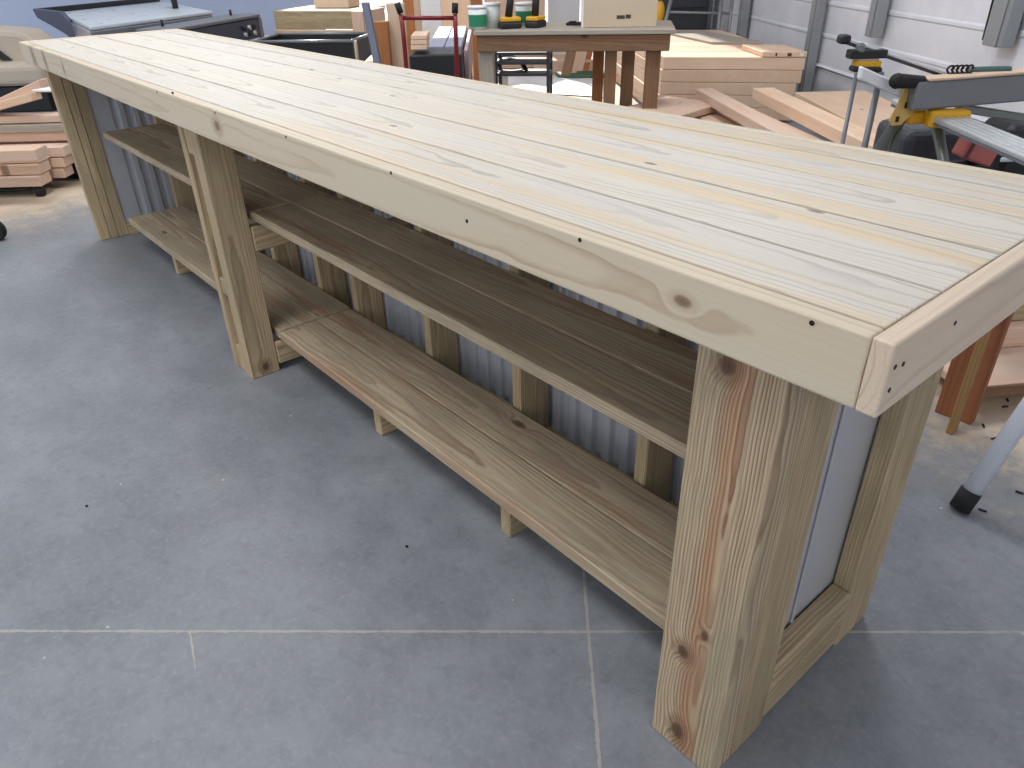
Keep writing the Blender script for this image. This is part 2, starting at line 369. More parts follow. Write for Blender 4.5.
# sawdust lying by the timber
def dust(c, rad):
    dd = t.vmath('DISTANCE', P, tuple(c)); return t.ramp(t.math('ADD', t.math('DIVIDE', dd, rad), t.math('MULTIPLY', t.math('SUBTRACT', n2, .5), 1.0)), [(.25, 1), (1.0, 0)])
dm = t.math('MAXIMUM', dust(at(1020, 400), .75), dust(at(20, 195), 1.1))
dm = t.math('MAXIMUM', dm, dust(at(600, 85), 2.2))
fl = t.ramp(t.math('ADD', t.math('MULTIPLY', t.noise(P, 34, 5, .75), .6), t.math('MULTIPLY', dm, .35)), [(.40, 0), (.60, 1)])
col = t.mix(t.math('MULTIPLY', t.math('MULTIPLY', t.math('MULTIPLY_ADD', fl, .75, .25), dm), .95), col, lin(206, 188, 164))
hgt = t.math('SUBTRACT', t.math('MULTIPLY', n3, .25), t.math('MULTIPLY', cm, 1.0))
mats['floor'] = t.fin(col, t.math('MULTIPLY_ADD', n2, .3, .32), 0, hgt, .25, .004)

# ------------------------------------------------------------------ room shell
def slab(name, s0, s1, t0, t1, z0, z1, mat):
    m = MB(); m.box(room(s0, t0, z0), AX*(s1-s0), RX*(t1-t0), UP*(z1-z0), 0); return struct(name, m, mat)
S_END, T_R, T_L = 12.5, 2.93, -9.0
f = MB(); f.box(room(-6, -14, -.1), AX*26, RX*22, UP*.1, 0); struct('floor', f, mats['floor'])
slab('ceiling', -2.0, S_END, -6.5, T_R+.1, 4.0, 4.1, mats['ceil'])
for s_, t_ in FILL_LAMPS:  # bodies given to the added fill lamps, out of view
    r_ = thing('ceiling_lamp', room(s_, t_, 3.9), ['square panel lamp on the ceiling nearest the photographer, over the near end of the bar', 'square panel lamp on the ceiling over the far left part of the bar', 'square panel lamp on the ceiling between the workbench and the saw stand', 'square panel lamp on the ceiling deepest in the shed, over the tote'][FILL_LAMPS.index((s_, t_))], 'lamp', 'square panel lamps on the ceiling')
    m = MB(); m.box(room(s_-.66, t_-.66, 3.90), AX*1.32, RX*1.32, UP*.1, .01); hs = m.build('lamp_housing', mats['white'], r_)
    m = MB(); m.box(room(s_-.6, t_-.6, 3.885), AX*1.2, RX*1.2, UP*.015, 0); m.build('lamp_diffuser', mats['lamp'], hs)
# right wall: lapped white sheet with shallow ribs
WA = math.radians(143.2); WX = V((math.cos(WA), math.sin(WA), 0)); WN = V((-math.sin(WA), math.cos(WA), 0))*-1
W0 = room(5.85, T_R, 0)
if WN.dot(V((CAM.x, CAM.y, 0))-W0) < 0: WN = -WN
def wp(u, d, z): return W0 + WX*u + WN*d + UP*z
def wallmesh():
    m = MB(); prof = []; z = 0.0
    prof += [(0, .0), (.33, .0), (.345, .035), (.36, .012)]
    z = .36
    while z < 3.9:
        prof += [(z+.205, .008), (z+.215, .016), (z+.232, .016), (z+.245, .008)]; z += .245
    def fn(i, j):
        k = round(j*(len(prof)-1)); return wp(-9+i*18, prof[k][1], prof[k][0])
    m.grid(fn, 1, len(prof)-1, False)
    m.box(wp(-9, -.06, 0), WX*18, WN*.05, UP*4.0, 0)
    return m
struct('wall_right', wallmesh(), mats['wall'])
def wall_post(u, wd, name, z0=0.0):
    m = MB(); a = wp(u, .04, z0)
    m.box(a, WX*wd, WN*.08, UP*(3.9-z0), .004); m.box(a+WX*wd*.2+WN*.08, WX*wd*.12, WN*.01, UP*(3.9-z0), .002)
    return struct(name, m, mats['post'])
for i, (px, py) in enumerate([(705, 35), (742, 30), (812, 50), (876, 30), (1004, 45)]):
    # where the sight line meets the wall
    d = ray(px, py); k = (wp(0, .1, 0)-CAM).dot(WN)/d.dot(WN); p = CAM+d*k; u = (p-W0).dot(WX)
    wall_post(u, (.09, .12, .12, .12, .17)[i], 'trim_%d' % (i+1), (0, 0, 0, .67, .76)[i])
    if i == 2: W812 = p
# back wall: blue-grey sheet left of the open door, grey to its right
slab('wall_back_left', S_END, S_END+.15, T_L, -2.55, 0, 4.0, mats['bluewall'])
slab('wall_back_right', S_END, S_END+.15, 1.5, T_R+.6, 0, 4.0, mats['darkgrey'])
m = MB(); m.box(room(S_END-.02, T_L, .80), AX*.03, RX*(-2.55-T_L), UP*.03, 0); struct('trim_6', m, mats['white'])
slab('apron_ground', S_END+.15, S_END+12, -9, 9, -.11, -.004, mats['white']) if False else None

# ------------------------------------------------------------------ THE BAR
H = .976; FH = .089; W_ = .746; L_ = 4.165; EY = .06
bar = thing('bar_counter', BR, 'long unfinished wooden bar with pale plank top, open shelves and corrugated metal panels', 'bar')
m = MB(); TH = .036
edges = [.031, .171, .342, .513, .648, W_-.02]
seeds = [.31, .62, .13, .77, .46]
for i in range(5):
    a, b_ = edges[i]+.0038, edges[i+1]-.0038
    m.bx(-L_+.022, -.0265, a, b_, H-TH, H-.0005*(i % 2), .0025, seeds[i], 2)
m.build('tabletop', mats['top'], bar)
m = MB(); m.bx(-L_, -.025, 0, .030, H-FH, H+.0005, .004, .21, 3); m.build('front_fascia', mats['fascia'], bar)
m = MB(); m.bx(-L_, -.025, W_-.02, W_+.006, H-FH, H+.0005, .006, .55, 2); m.build('back_fascia', mats['fascia'], bar)
m = MB(); m.bx(-.0245, 0, 0, W_+.006, H-FH, H+.001, .0035, .37, 3); m.build('end_fascia', mats['end'], bar)
m = MB(); m.bx(-L_-.035, -L_-.0005, 0, W_+.006, H-FH, H+.001, .007, .67, 2); m.build('end_fascia', mats['end'], bar)
def screw(p, ax, r=.0032):
    m = MB(); m.tube(V(p)-V(ax)*.004, V(p)+V(ax)*.0008, r, n=10); return m.build('screw', mats['bolt'], bar)
def fy(px, py, y):      # sight line meets plane y
    d = ray(px, py); return CAM + d*((y-CAM.y)/d.y)
def fx(px, py, x):
    d = ray(px, py); return CAM + d*((x-CAM.x)/d.x)
for px, py in [(580, 240), (812, 323), (467, 221), (391, 173), (286, 137), (172, 93), (157, 92), (215, 113)]:
    screw(fy(px, py, 0), (0, -1, 0))
for px, py in [(895, 367), (889, 390), (903, 364), (955, 323)]:
    screw(fx(px, py, 0), (1, 0, 0), .003)
# under-top framing
m = MB(); m.bx(-L_+.05, -.06, .64, .678, H-TH-.09, H-TH-.001, .002); m.build('top_rail', mats['treated'], bar)
m = MB(); m.bx(-L_+.05, -.06, .170, .208, H-TH-.09, H-TH-.001, .002); m.build('top_rail', mats['treated'], bar)
for x in (-.55, -.98, -1.42, -1.86, -2.45, -2.9, -3.35, -3.78):
    m = MB(); m.bx(x, x+.038, .209, .639, H-TH-.09, H-TH-.001, .002); m.build('top_joist', mats['treated'], bar)
# near end: wide front board, stiles, rails, metal infill
XE = -.132; ZT = H-TH-.002
m = MB(); m.bx(XE-.140, XE, EY, EY+.062, 0, H-FH+.03, .004, .83, 2); m.build('leg', mats['leg'], bar)
def endframe(x1, sgn, seeds):
    """x1 outer face; body goes inwards by .04"""
    x0 = x1-.04*sgn; a, b_ = min(x0, x1), max(x0, x1)
    m = MB(); m.bx(a, b_, EY+.064, .226, .0, ZT, .003, seeds[0]); m.build('end_stile', mats['treated'], bar)
    m = MB(); m.bx(a, b_, .506, .592, .0, ZT, .003, seeds[1]); m.build('end_stile', mats['treated'], bar)
    m = MB(); m.bx(a, b_, .597, .634, .0, ZT, .003, seeds[2]); m.build('end_edge_board', mats['treated'], bar)
    m = MB(); m.bx(a, b_, .2265, .5055, .02, .165, .003, seeds[3]); m.build('end_rail', mats['treated'], bar)
    m = MB(); m.bx(a, b_, .2265, .5055, ZT-.09, ZT, .003, seeds[3]); m.build('end_rail', mats['treated'], bar)
endframe(XE, 1, (.12, .57, .33, .71))
def corr_panel(name, fn, n, z0, z1, thick):
    m = MB(); m.grid(lambda i, j: fn(i, z0+(z1-z0)*j, 0), n, 1); m.grid(lambda i, j: fn(1-i, z0+(z1-z0)*j, thick), n, 1)
    return m.build(name, mats['corr'], bar)
PIT = .068
def wave(u):     # ribs with flat tops
    v = (u % PIT)/PIT; return -.009+.018*max(0, min(1, (v-.42)/.1, (1-v)/.1))
m = MB(); m.bx(XE-.048, XE-.044, .215, .520, .10, ZT-.01, .001); m.bx(XE-.0435, XE-.038, .345, .352, .10, ZT-.01, .002)
m.build('end_metal_panel', mats['endmetal'], bar)
# back: studs with corrugated metal behind, kept off the studs' backs
corr_panel('back_metal_panel', lambda i, z, k: V((-4.03+i*3.86, .586+k+wave(i*3.86), z)), 1400, .02, ZT-.01, .001)
SX = [fy(px, py, .463).x for px, py in ((350, 285), (424, 335), (512, 390), (634, 465))]
for x in [-4.02, -3.62, -3.2, -2.78, -2.36]+SX+[-.33]:
    m = MB(); m.bx(x, x+.038, .463, .572, .005, ZT, .003); m.build('stud', mats['treated'], bar)
m = MB(); m.bx(-4.03, -.19, .5735, .576, .005, .05, .001); m.build('sill_strip', mats['treated'], bar)
# middle leg: two boards with filler blocks between
X0, X1 = -2.267, -2.107
for a, b_ in ((X0, X0+.038), (X1-.062, X1)):
    m = MB(); m.bx(a, b_, .045, .150, 0, H-FH+.03, .003, .27 if a > X0 else .91); m.build('leg', mats['midleg'], bar)
for z0, z1 in ((.78, H-FH+.02), (.0, .10), (.30, .36)):
    m = MB(); m.bx(X0+.0385, X1-.0625, .05, .140, z0, z1, .003); m.build('leg_filler', mats['treated'], bar)
m = MB(); m.bx(X0+.0385, X1-.0625, .088, .140, .101, .299, .002); m.build('leg_filler', mats['treated'], bar)
m = MB(); m.bx(X0+.0385, X1-.0625, .088, .140, .361, .779, .002); m.build('leg_filler', mats['treated'], bar)
# bearers behind the middle leg
for z0, z1 in ((.03, .12), (.46, .549)):
    m = MB(); m.bx(X1-.03, X1+.008, .151, .46, z0, z1-.005, .003); m.build('bearer', mats['treated'], bar)
# far end
XF = -L_+.075
m = MB(); m.bx(XF-.05, XF, EY, EY+.05, 0, H-FH+.03, .003); m.build('leg', mats['treated'], bar)
def farframe():
    m = MB(); m.bx(XF-.04, XF, EY+.052, .150, 0, ZT, .003); m.build('end_stile', mats['treated'], bar)
    m = MB(); m.bx(XF-.04, XF-.004, .152, .205, 0, ZT, .003); m.build('end_stile', mats['treated'], bar)
    m = MB(); m.bx(XF-.04, XF, .560, .634, 0, ZT, .003); m.build('end_stile', mats['treated'], bar)
    m = MB(); m.bx(XF-.04, XF+.01, .206, .56, .0, .06, .003); m.build('end_rail', mats['treated'], bar)
farframe()
def ribs(u):
    v = (u % .066)/.066; return -.011+.022*max(0, min(1, (v-.40)/.1, (1-v)/.1))
corr_panel('end_metal_panel', lambda i, z, k: V((XF-.018-k+(ribs(i*.354-.09) if i*.354 > .09 else 0.0), .205+i*.354, z)), 240, .06, ZT-.01, .001)
# shelves: near bay and far bay, two boards deep
def shelf(name, x0, x1, z1, th, ys, skew=0):
    m = MB(); n = len(ys)-1
    for i in range(n):
        y0, y1 = ys[i]+.001, ys[i+1]-.001
        m.box((x0, y0+skew, z1-th), (x1-x0, -skew, 0), (0, y1-y0, 0), (0, 0, th), .004)
    return m.build(name, mats['shelf'], bar)
shelf('lower_shelf', -2.08, -.276, .163, .036, (.168, .312, .458), -.004)
shelf('lower_shelf', -3.84, -2.09, .163, .036, (.166, .312, .458), .0)
shelf('middle_shelf', -2.12, -.276, .588, .030, (.166, .312, .460), 0)
shelf('middle_shelf', -3.84, -2.123, .588, .030, (.166, .312, .460), 0)
m = MB()
# joists on the floor under the lower shelf, ends peeping out
for px, py in ((384, 424), (512, 527), (180, 264)):
    p = fy(px, py, .222)
    m = MB(); m.bx(p.x-.02, p.x+.018, .200, .462, 0, .126, .003); m.build('foot', mats['treated'], bar)
for x in (fy(500, 375, .42).x, fy(373, 290, .42).x, SX[1]-.037, SX[3]-.037, -3.24, -3.66):
    m = MB(); m.bx(x, x+.036, .42, .571, .47, .557, .003); m.build('shelf_bearer', mats['treated'], bar)
# ------------------------------------------------------------------ helpers for standing things
def horiz(a, b):
    d = V(b)-V(a); d.z = 0; L = d.length; return d/L, L
def perp(d):      # horizontal normal pointing away from the camera side
    n = V((-d.y, d.x, 0)); return n if n.dot(AX) > 0 else -n
# ------------------------------------------------------------------ brown workbench behind the bar
ZB = .82
p0, p1 = at(473, 31, ZB), at(676, 29, ZB); e, Lb = horiz(p0, p1); n = perp(e); DB = .62
wb_ = thing('workbench', (p0+e*Lb*.5+n*.3).to_2d().to_3d(), 'brown timber workbench behind the bar with grey worn top and square posts', 'workbench')
m = MB(); m.box(p0-UP*.03, e*Lb, n*DB, UP*.03, .004); m.build('bench_top', mats['greytop'], wb_)
m = MB(); m.box(p0+e*.02+n*.02-UP*.135, e*(Lb-.05), n*.038, UP*.104, .004); m.build('apron', mats['brown'], wb_)
m = MB(); m.box(p0+e*.02+n*(DB-.05)-UP*.135, e*(Lb-.05), n*.038, UP*.104, .004); m.build('apron', mats['brown'], wb_)
for px, w_, dn, mt in ((478, 15, .06, 'midgrey'), (646, 15, .06, 'brown'), (605, 12, .10, 'brown'), (622, 13, .20, 'brown'), (593, 11, .45, 'orange')):
    q0 = None
    d = ray(px, 55); k = ((p0+n*dn)-CAM).dot(n)/d.dot(n); q0 = CAM+d*k; q0.z = 0
    d = ray(px+w_, 55); k = ((p0+n*dn)-CAM).dot(n)/d.dot(n); q1 = CAM+d*k; q1.z = 0
    wd = min((q1-q0).length, .11)
    m = MB(); m.box(q0, e*wd, n*.09, UP*(ZB-.031 if dn > .06 else ZB-.136), .004); m.build('leg', mats[mt] if mt != 'midgrey' else mats['greytop'], wb_)
BP0, BE, BN = p0, e, n
def onbench(px, back):          # a point on the bench top, back from its front edge
    d = ray(px, 20); k = ((p0+n*back)-CAM).dot(n)/d.dot(n); q = CAM+d*k; return V((q.x, q.y, ZB))
def uprights(px, s): return att(px, 30, s)
# cardboard box with a dark printed mark
q0, q1 = onbench(581, .14), onbench(657, .14); bw = (q1-q0).length
bx_ = thing('cardboard_box', q0+BE*bw*.5+BN*.15, 'closed cardboard box with a small dark printed mark on the brown workbench', 'box')
m = MB(); m.box(q0, BE*bw, BN*.36, UP*.30, .004); cb_ = m.build('carton', mats['card'], bx_)
m = MB(); m.box(q0+BE*(bw*.47)-BN*.001+UP*.052, BE*.055, BN*.001, UP*.022, 0)
m.box(q0+BE*(bw*.47+.06)-BN*.001+UP*.054, BE*.035, BN*.001, UP*.024, 0); m.build('printed_mark', mats['ink'], cb_)
m = MB(); m.box(q0+BE*.004-BN*.001, BE*.012, BN*.001, UP*.30, 0); m.build('tape_edge', mats['paper'], cb_)
# tubs
def tub(px, back, r, h, lab, green=True, sq=True):
    r *= 1.15
    c = onbench(px, back)+BN*r
    o = thing('plastic_tub', c, lab, 'tub', 'milky tubs on the workbench')
    m = MB(); m.tube(c, c+UP*h, r*.92, r, 20); tbo = m.build('tub_body', mats['clear'], o)
    m = MB(); m.tube(c+UP*(h+.0005), c+UP*(h+.016), r*1.05, n=20); m.build('lid', mats['white'], o)
    if green:
        m = MB(); m.tube(c+UP*h*.15, c+UP*h*.72, r*.972, r*1.0, 20, False); m.build('label_band', mats['green'], tbo)
tub(476, .05, .055, .13, 'milky tub with green label at the left end of the workbench, nearest the hand truck')
tub(491, .16, .05, .14, 'plain milky tub without label between the green-labelled tub and the first drill', False)
tub(524, .30, .06, .13, 'milky tub with green label standing behind and between the two drills')
# cordless drills standing on their batteries
def drill(px, back, lab, ang):
    c = onbench(px, back)+BN*.05
    o = thing('cordless_drill', c, lab, 'drill', 'yellow and black cordless drills on the workbench'); o.scale = (1.25, 1.25, 1.25)
    ca, sa = BE*math.cos(ang)+BN*math.sin(ang), -BE*math.sin(ang)+BN*math.cos(ang)
    m = MB(); m.box(c-ca*.06-sa*.04, ca*.12, sa*.08, UP*.035, .01, seg=2); bt = m.build('battery', mats['black'], o)
    m = MB(); m.box(c-ca*.055-sa*.036+UP*.0355, ca*.11, sa*.072, UP*.022, .008, seg=2); m.build('battery_shoe', mats['yellow'], bt)
    g0, g1 = c+UP*.058-ca*.008, c+UP*.19+ca*.012
    m = MB(); m.tube(g0, g1, .021, .019, 14); gr = m.build('grip', mats['black'], o)
    m = MB(); m.tube(g1+UP*.028-ca*.08, g1+UP*.028+ca*.07, .032, .032, 18); mo = m.build('motor_body', mats['yellow'], o)
    m = MB(); m.tube(g1+UP*.028+ca*.0705, g1+UP*.028+ca*.12, .026, .016, 16); m.build('chuck', mats['black'], mo)
    m = MB(); m.box(g1+ca*.016-sa*.008-UP*.03, ca*.018, sa*.016, UP*.028, .003); m.build('trigger', mats['yellow'], gr)
drill(509, .10, 'yellow and black cordless drill on the workbench, the left of the two', .35)
drill(535, .16, 'yellow and black cordless drill on the workbench, the one nearer the cardboard box', 1.2)
# flat tool on the bench
c = onbench(566, .30); m = MB(); m.box(c, BE*.12, BN*.04, UP*.02, .006); m.box(c+BE*.02+UP*.02, BE*.05, BN*.035, UP*.008, .003)
m.solo('block_plane', mats['black'], c, 'small flat black tool lying behind the drills near the cardboard box', 'tool')
# ------------------------------------------------------------------ big stack of new timber against the white wall
ZS = .50
a0, a1 = at(664, 57, ZS), at(806, 57.5, ZS); e, Ls = horiz(a0, a1); n = WX; DS = 2.2
nl = 5; hh = .094
rows = 3
for L in range(nl):
    z1 = ZS-L*(hh+.003)
    rw = DS/6
    for r in range(6 if L == 0 else 1):
        m = MB(); o_ = a0+e*(random.uniform(-.03, .03) if L else 0)+n*(r*rw); o_.z = z1-hh
        dd = rw-.006 if L == 0 else DS-.02
        if L: 
            dd = DS-.02
        m.box(o_, e*(Ls-(.0 if L < 2 else .03)), n*dd, UP*hh, .004)
        nm = ['topmost', 'second from the top', 'third from the top', 'fourth from the top', 'lowest'][L]
        pos = ['front', 'second', 'third', 'fourth', 'fifth', 'back'][r]
        m.solo('timber_beam', mats['pine'], o_+e*Ls*.5+n*dd*.5, ('wide pale board on the top layer of the big timber stack, %s from the front' % pos if r else 'wide pale board at the front edge of the top layer of the big timber stack') if L == 0 else 'pale timber layer of the big stack by the wall, %s layer' % nm, 'board', 'timber of the big stack against the white wall')
    if L:
        for r in range(5):
            m = MB(); o_ = a0+n*(.306+r*(DS-.31)/5); o_.z = z1-hh; m.box(o_, e*(Ls-.04), n*((DS-.31)/5-.006), UP*hh, .004)
            m.solo('timber_beam', mats['pine'], o_+e*Ls*.5, 'pale timber hidden inside the big stack by the wall', 'board', 'inner timber of the big stack') if False else m.bm.free()
# raised board with paper tags
b0 = at(763, 52, ZS+.04); b0.z = ZS+.002; bl = (at(808, 53, ZS+.04)-at(763, 52, ZS+.04)).length
tb = thing('tagged_board', b0+e*bl*.5, 'short raised board with small paper tags at the right front corner of the big stack', 'board')
m = MB(); m.box(b0, e*bl, n*.5, UP*.04, .004); m.build('board', mats['pine'], tb)
for k, (w_, mt) in enumerate(((.012, 'bolt'), (.03, 'ink'), (.03, 'paper'))):
    m = MB(); m.box(b0+e*(.14+k*.13)*(bl/.48)-n*.002+UP*.008, e*w_, n*.002, UP*.022, 0); m.build('tag', mats[mt], tb)
# thin loose board on top, angled
c0 = at(712, 42, ZS+.02); c0.z = ZS+.001
m = MB(); d1 = (n*.9-e*.2).normalized(); m.box(c0, d1*1.1, perp(d1).cross(UP).normalized()*0+e*.45, UP*.02, .003)
m.solo('plywood_offcut', mats['greytop'], c0, 'thin greyish board lying skewed on top of the big timber stack', 'board')
# ------------------------------------------------------------------ low timber pile in front of the big stack
LOWLBL = ['short light plank with a bright sawn end, at the left of the low pile', 'narrow pinkish board in the low pile, crossing beside the short light plank',
          'long raised plank in the middle of the low pile, pointing at the white wall', 'long pale beam lying on the low pile, nearest the wall', 'wide flat board right of the long pale beam, by the wall']
def plank(pa, pb, z, w_, th, mat, lab, side=1, name='lumber_plank', cat='plank', grp='planks of the low pile'):
    a, b_ = at(*pa, z), at(*pb, z); d, L = horiz(a, b_); sd_ = V((-d.y, d.x, 0))*side
    m = MB(); m.box(a-UP*th, d*L, sd_*w_, UP*th, .004)
    return m.solo(name, mats[mat], (a+b_)*.5-UP*th, lab, cat, grp)
plank((753, 88), (885, 152), .40, .15, .075, 'pine', LOWLBL[3], 1)
plank((713, 88), (826, 146), .37, .13, .065, 'pink', LOWLBL[2], -1)
plank((722, 112), (795, 148), .25, .22, .04, 'pink', LOWLBL[1], -1)
plank((742, 104), (842, 148), .30, .20, .05, 'pink', 'broad pinkish plank between the raised plank and the pale beam, low pile', -1)
plank((795, 92), (905, 150), .33, .52, .05, 'pine', LOWLBL[4], 1)
g0, g1 = at(667, 96, .31), at(722, 103, .31); d, L = horiz(g0, g1); nn = -perp(d)
m = MB(); m.box(g0-UP*.05, d*L, nn*1.1, UP*.05, .006); m.solo('lumber_plank', mats['pink'], g0-UP*.05, LOWLBL[0], 'plank', 'planks of the low pile')
g0.z = .24
m = MB(); m.box(g0+d*.05-UP*.05, d*(L-.1), nn*1.0, UP*.07, .006); m.solo('lumber_plank', mats['pink'], g0-UP*.05, 'pinkish plank directly under the short light plank of the low pile', 'plank', 'planks of the low pile')
q = at(700, 110, .0)
for k in range(3):
    o_ = at(690+k*65, 125+k*14, .205); o_.z = 0
    m = MB(); m.box(o_, RX*.09, AX*.5, UP*.165, .004); m.solo('timber_block', mats['brown'], o_, 'brown bearer block under the low timber pile, ' + ['left', 'middle', 'right'][k] + ' one, hidden behind the bar', 'block', 'bearer blocks of the low pile')
# ------------------------------------------------------------------ rolled clutter beyond the bench: leaning offcuts, rack, hoses, ladder
LB = ['dark-edged', 'orange', 'pale', 'greenish-edged']
for k, (px, mt) in enumerate(((560, 'brown'), (567, 'pine'), (575, 'pink'), (583, 'orange'))):
    b = at(px, 80, 0.0)+AX*(.16*k); t_ = b+AX*.25+RX*.16+UP*.55
    m = MB(); dd = (t_-b); m.box(b, dd, RX*.11, AX*.02, .003)
    m.solo('leaning_offcut', mats[mt], b, ['narrow brown offcut leaning at the left of the offcuts seen under the workbench', 'yellowish offcut leaning second in the row under the workbench', 'wide pinkish offcut leaning third in the row under the workbench', 'orange offcut leaning nearest the workbench posts'][k], 'offcut', 'offcuts leaning beyond the workbench')
o_ = at(556, 80, 0); m = MB(); m.box(o_+RX*.02, RX*.9, AX*.3, UP*.045, .01); m.solo('green_tray', plain('dark_green_plastic', lin(60, 92, 72), .6), o_, 'low dark green tray at the foot of the leaning offcuts', 'tray')
# white sheet on the floor
def sheetfn(i, j):
    q = at(508+i*95, 92-j*18+i*6, 0); return q+UP*(.01+.05*abs(math.sin(i*5+j*3))*(1-abs(2*j-1)))
m = MB(); m.grid(sheetfn, 24, 10)
so = m.solo('plastic_sheet', mats['white'], at(555, 85, 0), 'crumpled white sheet on the sunlit floor behind the workbench', 'sheet')
# black rack under bench left
r0 = at(494, 66, .35); rk = thing('metal_rack', V((r0.x, r0.y, 0)), 'low black metal rack seen under the left of the workbench', 'rack')
for z_ in (.26, .36, .44):
    m = MB(); m.box(V((r0.x, r0.y, z_)), BE*.52, BN*.3, UP*.025, .004); m.build('rack_shelf', mats['darkgrey'], rk)
for a_, b_ in ((0, 0), (.49, 0), (0, .27), (.49, .27)):
    m = MB(); m.box(V((r0.x, r0.y, 0))+BE*a_+BN*b_-BE*.001, BE*.031, BN*.031, UP*.47, .003); m.build('post', mats['darkgrey'], rk)
hb = at(508, 76, .2)
for k in range(3):
    pts = [hb+BE*(.16*math.cos(a_)+.03*k)+BN*(-.12*k)+UP*(.05+.13*math.sin(a_)) for a_ in [i*math.pi/10 for i in range(11)]]
    m = MB(); m.path(pts, .016, 8); m.solo('black_hose', mats['rubber'], (pts[0].x, pts[0].y, 0), ['arched black hose under the workbench, nearest the rack', 'arched black hose under the workbench, between two others', 'arched black hose under the workbench, nearest the bar'][k], 'hose', 'black hoses under the workbench')
# grey ladder-like frame and dark cabinet in the far right corner
cb0 = room(9.75, 1.62, 0)
cbn = thing('metal_cabinet', cb0+AX*.3+RX*.6, 'dark grey metal cabinet standing in the far corner beside the white wall', 'cabinet')
m = MB(); m.box(cb0, RX*.98, AX*.5, UP*1.5, .01); m.build('cabinet_body', mats['darkgrey'], cbn)
for z_ in (.35, .62, .89, 1.16):
    m = MB(); m.box(cb0+RX*.03-AX*.02+UP*z_, RX*.92, AX*.019, UP*.24, .008); m.build('drawer', mats['darkgrey'], cbn)
ld = thing('step_ladder', att(664, 30, 9.4).to_2d().to_3d(), 'grey folding ladder frame standing before the dark cabinet', 'ladder')
for pa, pb in (((672, -4), (661, 40)), ((722, -4), (717, 40)), ((733, -4), (728, 40)), ((744, -4), (750, 40))):
    a_, b_ = att(*pa, 9.4), att(*pb, 9.4); d = (b_-a_).normalized(); b2 = b_+d*((b_.z)/-d.z) if d.z < 0 else b_
    m = MB(); m.tube(a_, b2, .022); m.build('rail', mats['post'], ld)
m = MB(); m.tube(att(672, -3, 9.4), att(744, -3, 9.4), .02); m.build('rung', mats['post'], ld)
m = MB(); m.tube(att(668, 12, 9.4), att(746, 14, 9.4), .014); m.build('rung', mats['post'], ld)
yb = att(660, 12, 8.9); m = MB(); m.ball(yb, .05, .05, .11); m.tube((yb.x, yb.y, 0), (yb.x, yb.y, yb.z-.08), .02)
m.tube((yb.x, yb.y, 0), (yb.x, yb.y, .02), .15)
m.solo('yellow_work_light', mats['yellow'], (yb.x, yb.y, 0), 'small yellow lamp head on a stand beside the cardboard box, partly hidden by it', 'work light')
# ------------------------------------------------------------------ red hand truck carrying decking
sH = 4.9
hA, hB = att(405, 60, sH), att(454, 60, sH)
ht = thing('hand_truck', ((hA+hB)*.5).to_2d().to_3d(), 'red tubular hand truck with black grips loaded with grey decking boards', 'hand truck')
def hp(px, py, s=sH): return att(px, py, s)
for pts, in (([(397, 3), (401, 14), (404, 40), (407, 75)],), ([(455, 3), (455, 14), (456, 40), (457, 75)],)):
    P_ = [hp(*p) for p in pts]; dn = (P_[-1]-P_[-2]).normalized(); P_.append(P_[-1]+dn*((P_[-1].z-.08)/-dn.z))
    m = MB(); m.path(P_[1:], .014); m.build('frame_tube', mats['red'], ht)
    m = MB(); m.path([P_[0], P_[1]+(P_[0]-P_[1])*.05], .019); m.build('grip', mats['rubber'], ht)
m = MB(); m.tube(hp(402, 18), hp(455, 18), .012); m.build('crossbar', mats['red'], ht)
bm_ = hp(407, 75); bl_ = hp(457, 75)
m = MB(); m.tube(V((bm_.x, bm_.y, .3)), V((bl_.x, bl_.y, .3)), .012); m.build('crossbar', mats['red'], ht)
m = MB(); m.box(V((bm_.x, bm_.y, .02)), (bl_-bm_)*V((1, 1, 0)) if False else RX*.36, AX*.2, UP*.01, .002); m.build('toe_plate', mats['red'], ht)
for q in (bm_, bl_):
    m = MB(); cc = V((q.x, q.y, .12))+AX*-.06; m.tube(cc-RX*.025, cc+RX*.025, .12, n=24); m.build('wheel', mats['rubber'], ht)
# decking boards: a stack running away from the camera, ends black
sD = 5.9
dl, dr = att(427, 47, sD), att(453, 45, sD); zt = (dl.z+dr.z)/2
base = att(405, 60, sD); wfull = (att(456, 40, sD)-att(421, 40, sD)).length
da = AX.copy()
LBL = ['left', 'middle', 'right']
for L in range(7):
    for k in range(2):
        w_ = wfull/2-.004
        o_ = V((dl.x, dl.y, 0))+RX*(k*(w_+.006))+UP*(zt-.04-L*.043)
        m = MB(); m.box(o_, da*1.5, RX*w_, UP*.038, .004)
        m.solo('decking_board', mats['deckgrey' if L == 0 else 'black'], o_, '%s decking board on the %s side of the stack behind the red hand truck' % (['topmost grey-blue', 'dark second-layer', 'dark third-layer', 'dark fourth-layer', 'dark fifth-layer', 'dark sixth-layer', 'dark lowest'][L], ['left', 'right'][k]), 'board', 'decking boards behind the hand truck')
o_ = V((dl.x, dl.y, 0))+RX*(wfull+.012)
m = MB(); m.box(o_+UP*(zt-.30), da*1.5, RX*.03, UP*.27, .006); m.solo('wrapped_bundle', mats['wrap'], o_, 'speckled pink wrapped side of the bundle to the right of the decking stack', 'bundle')
o_ = V((dl.x, dl.y, 0)); 
m = MB(); m.box(o_+RX*.01+AX*.02, RX*(wfull+.02), da*1.4, UP*(zt-.31), .01); m.solo('black_crate', mats['black'], o_, 'large black crate carrying the grey decking stack', 'crate')
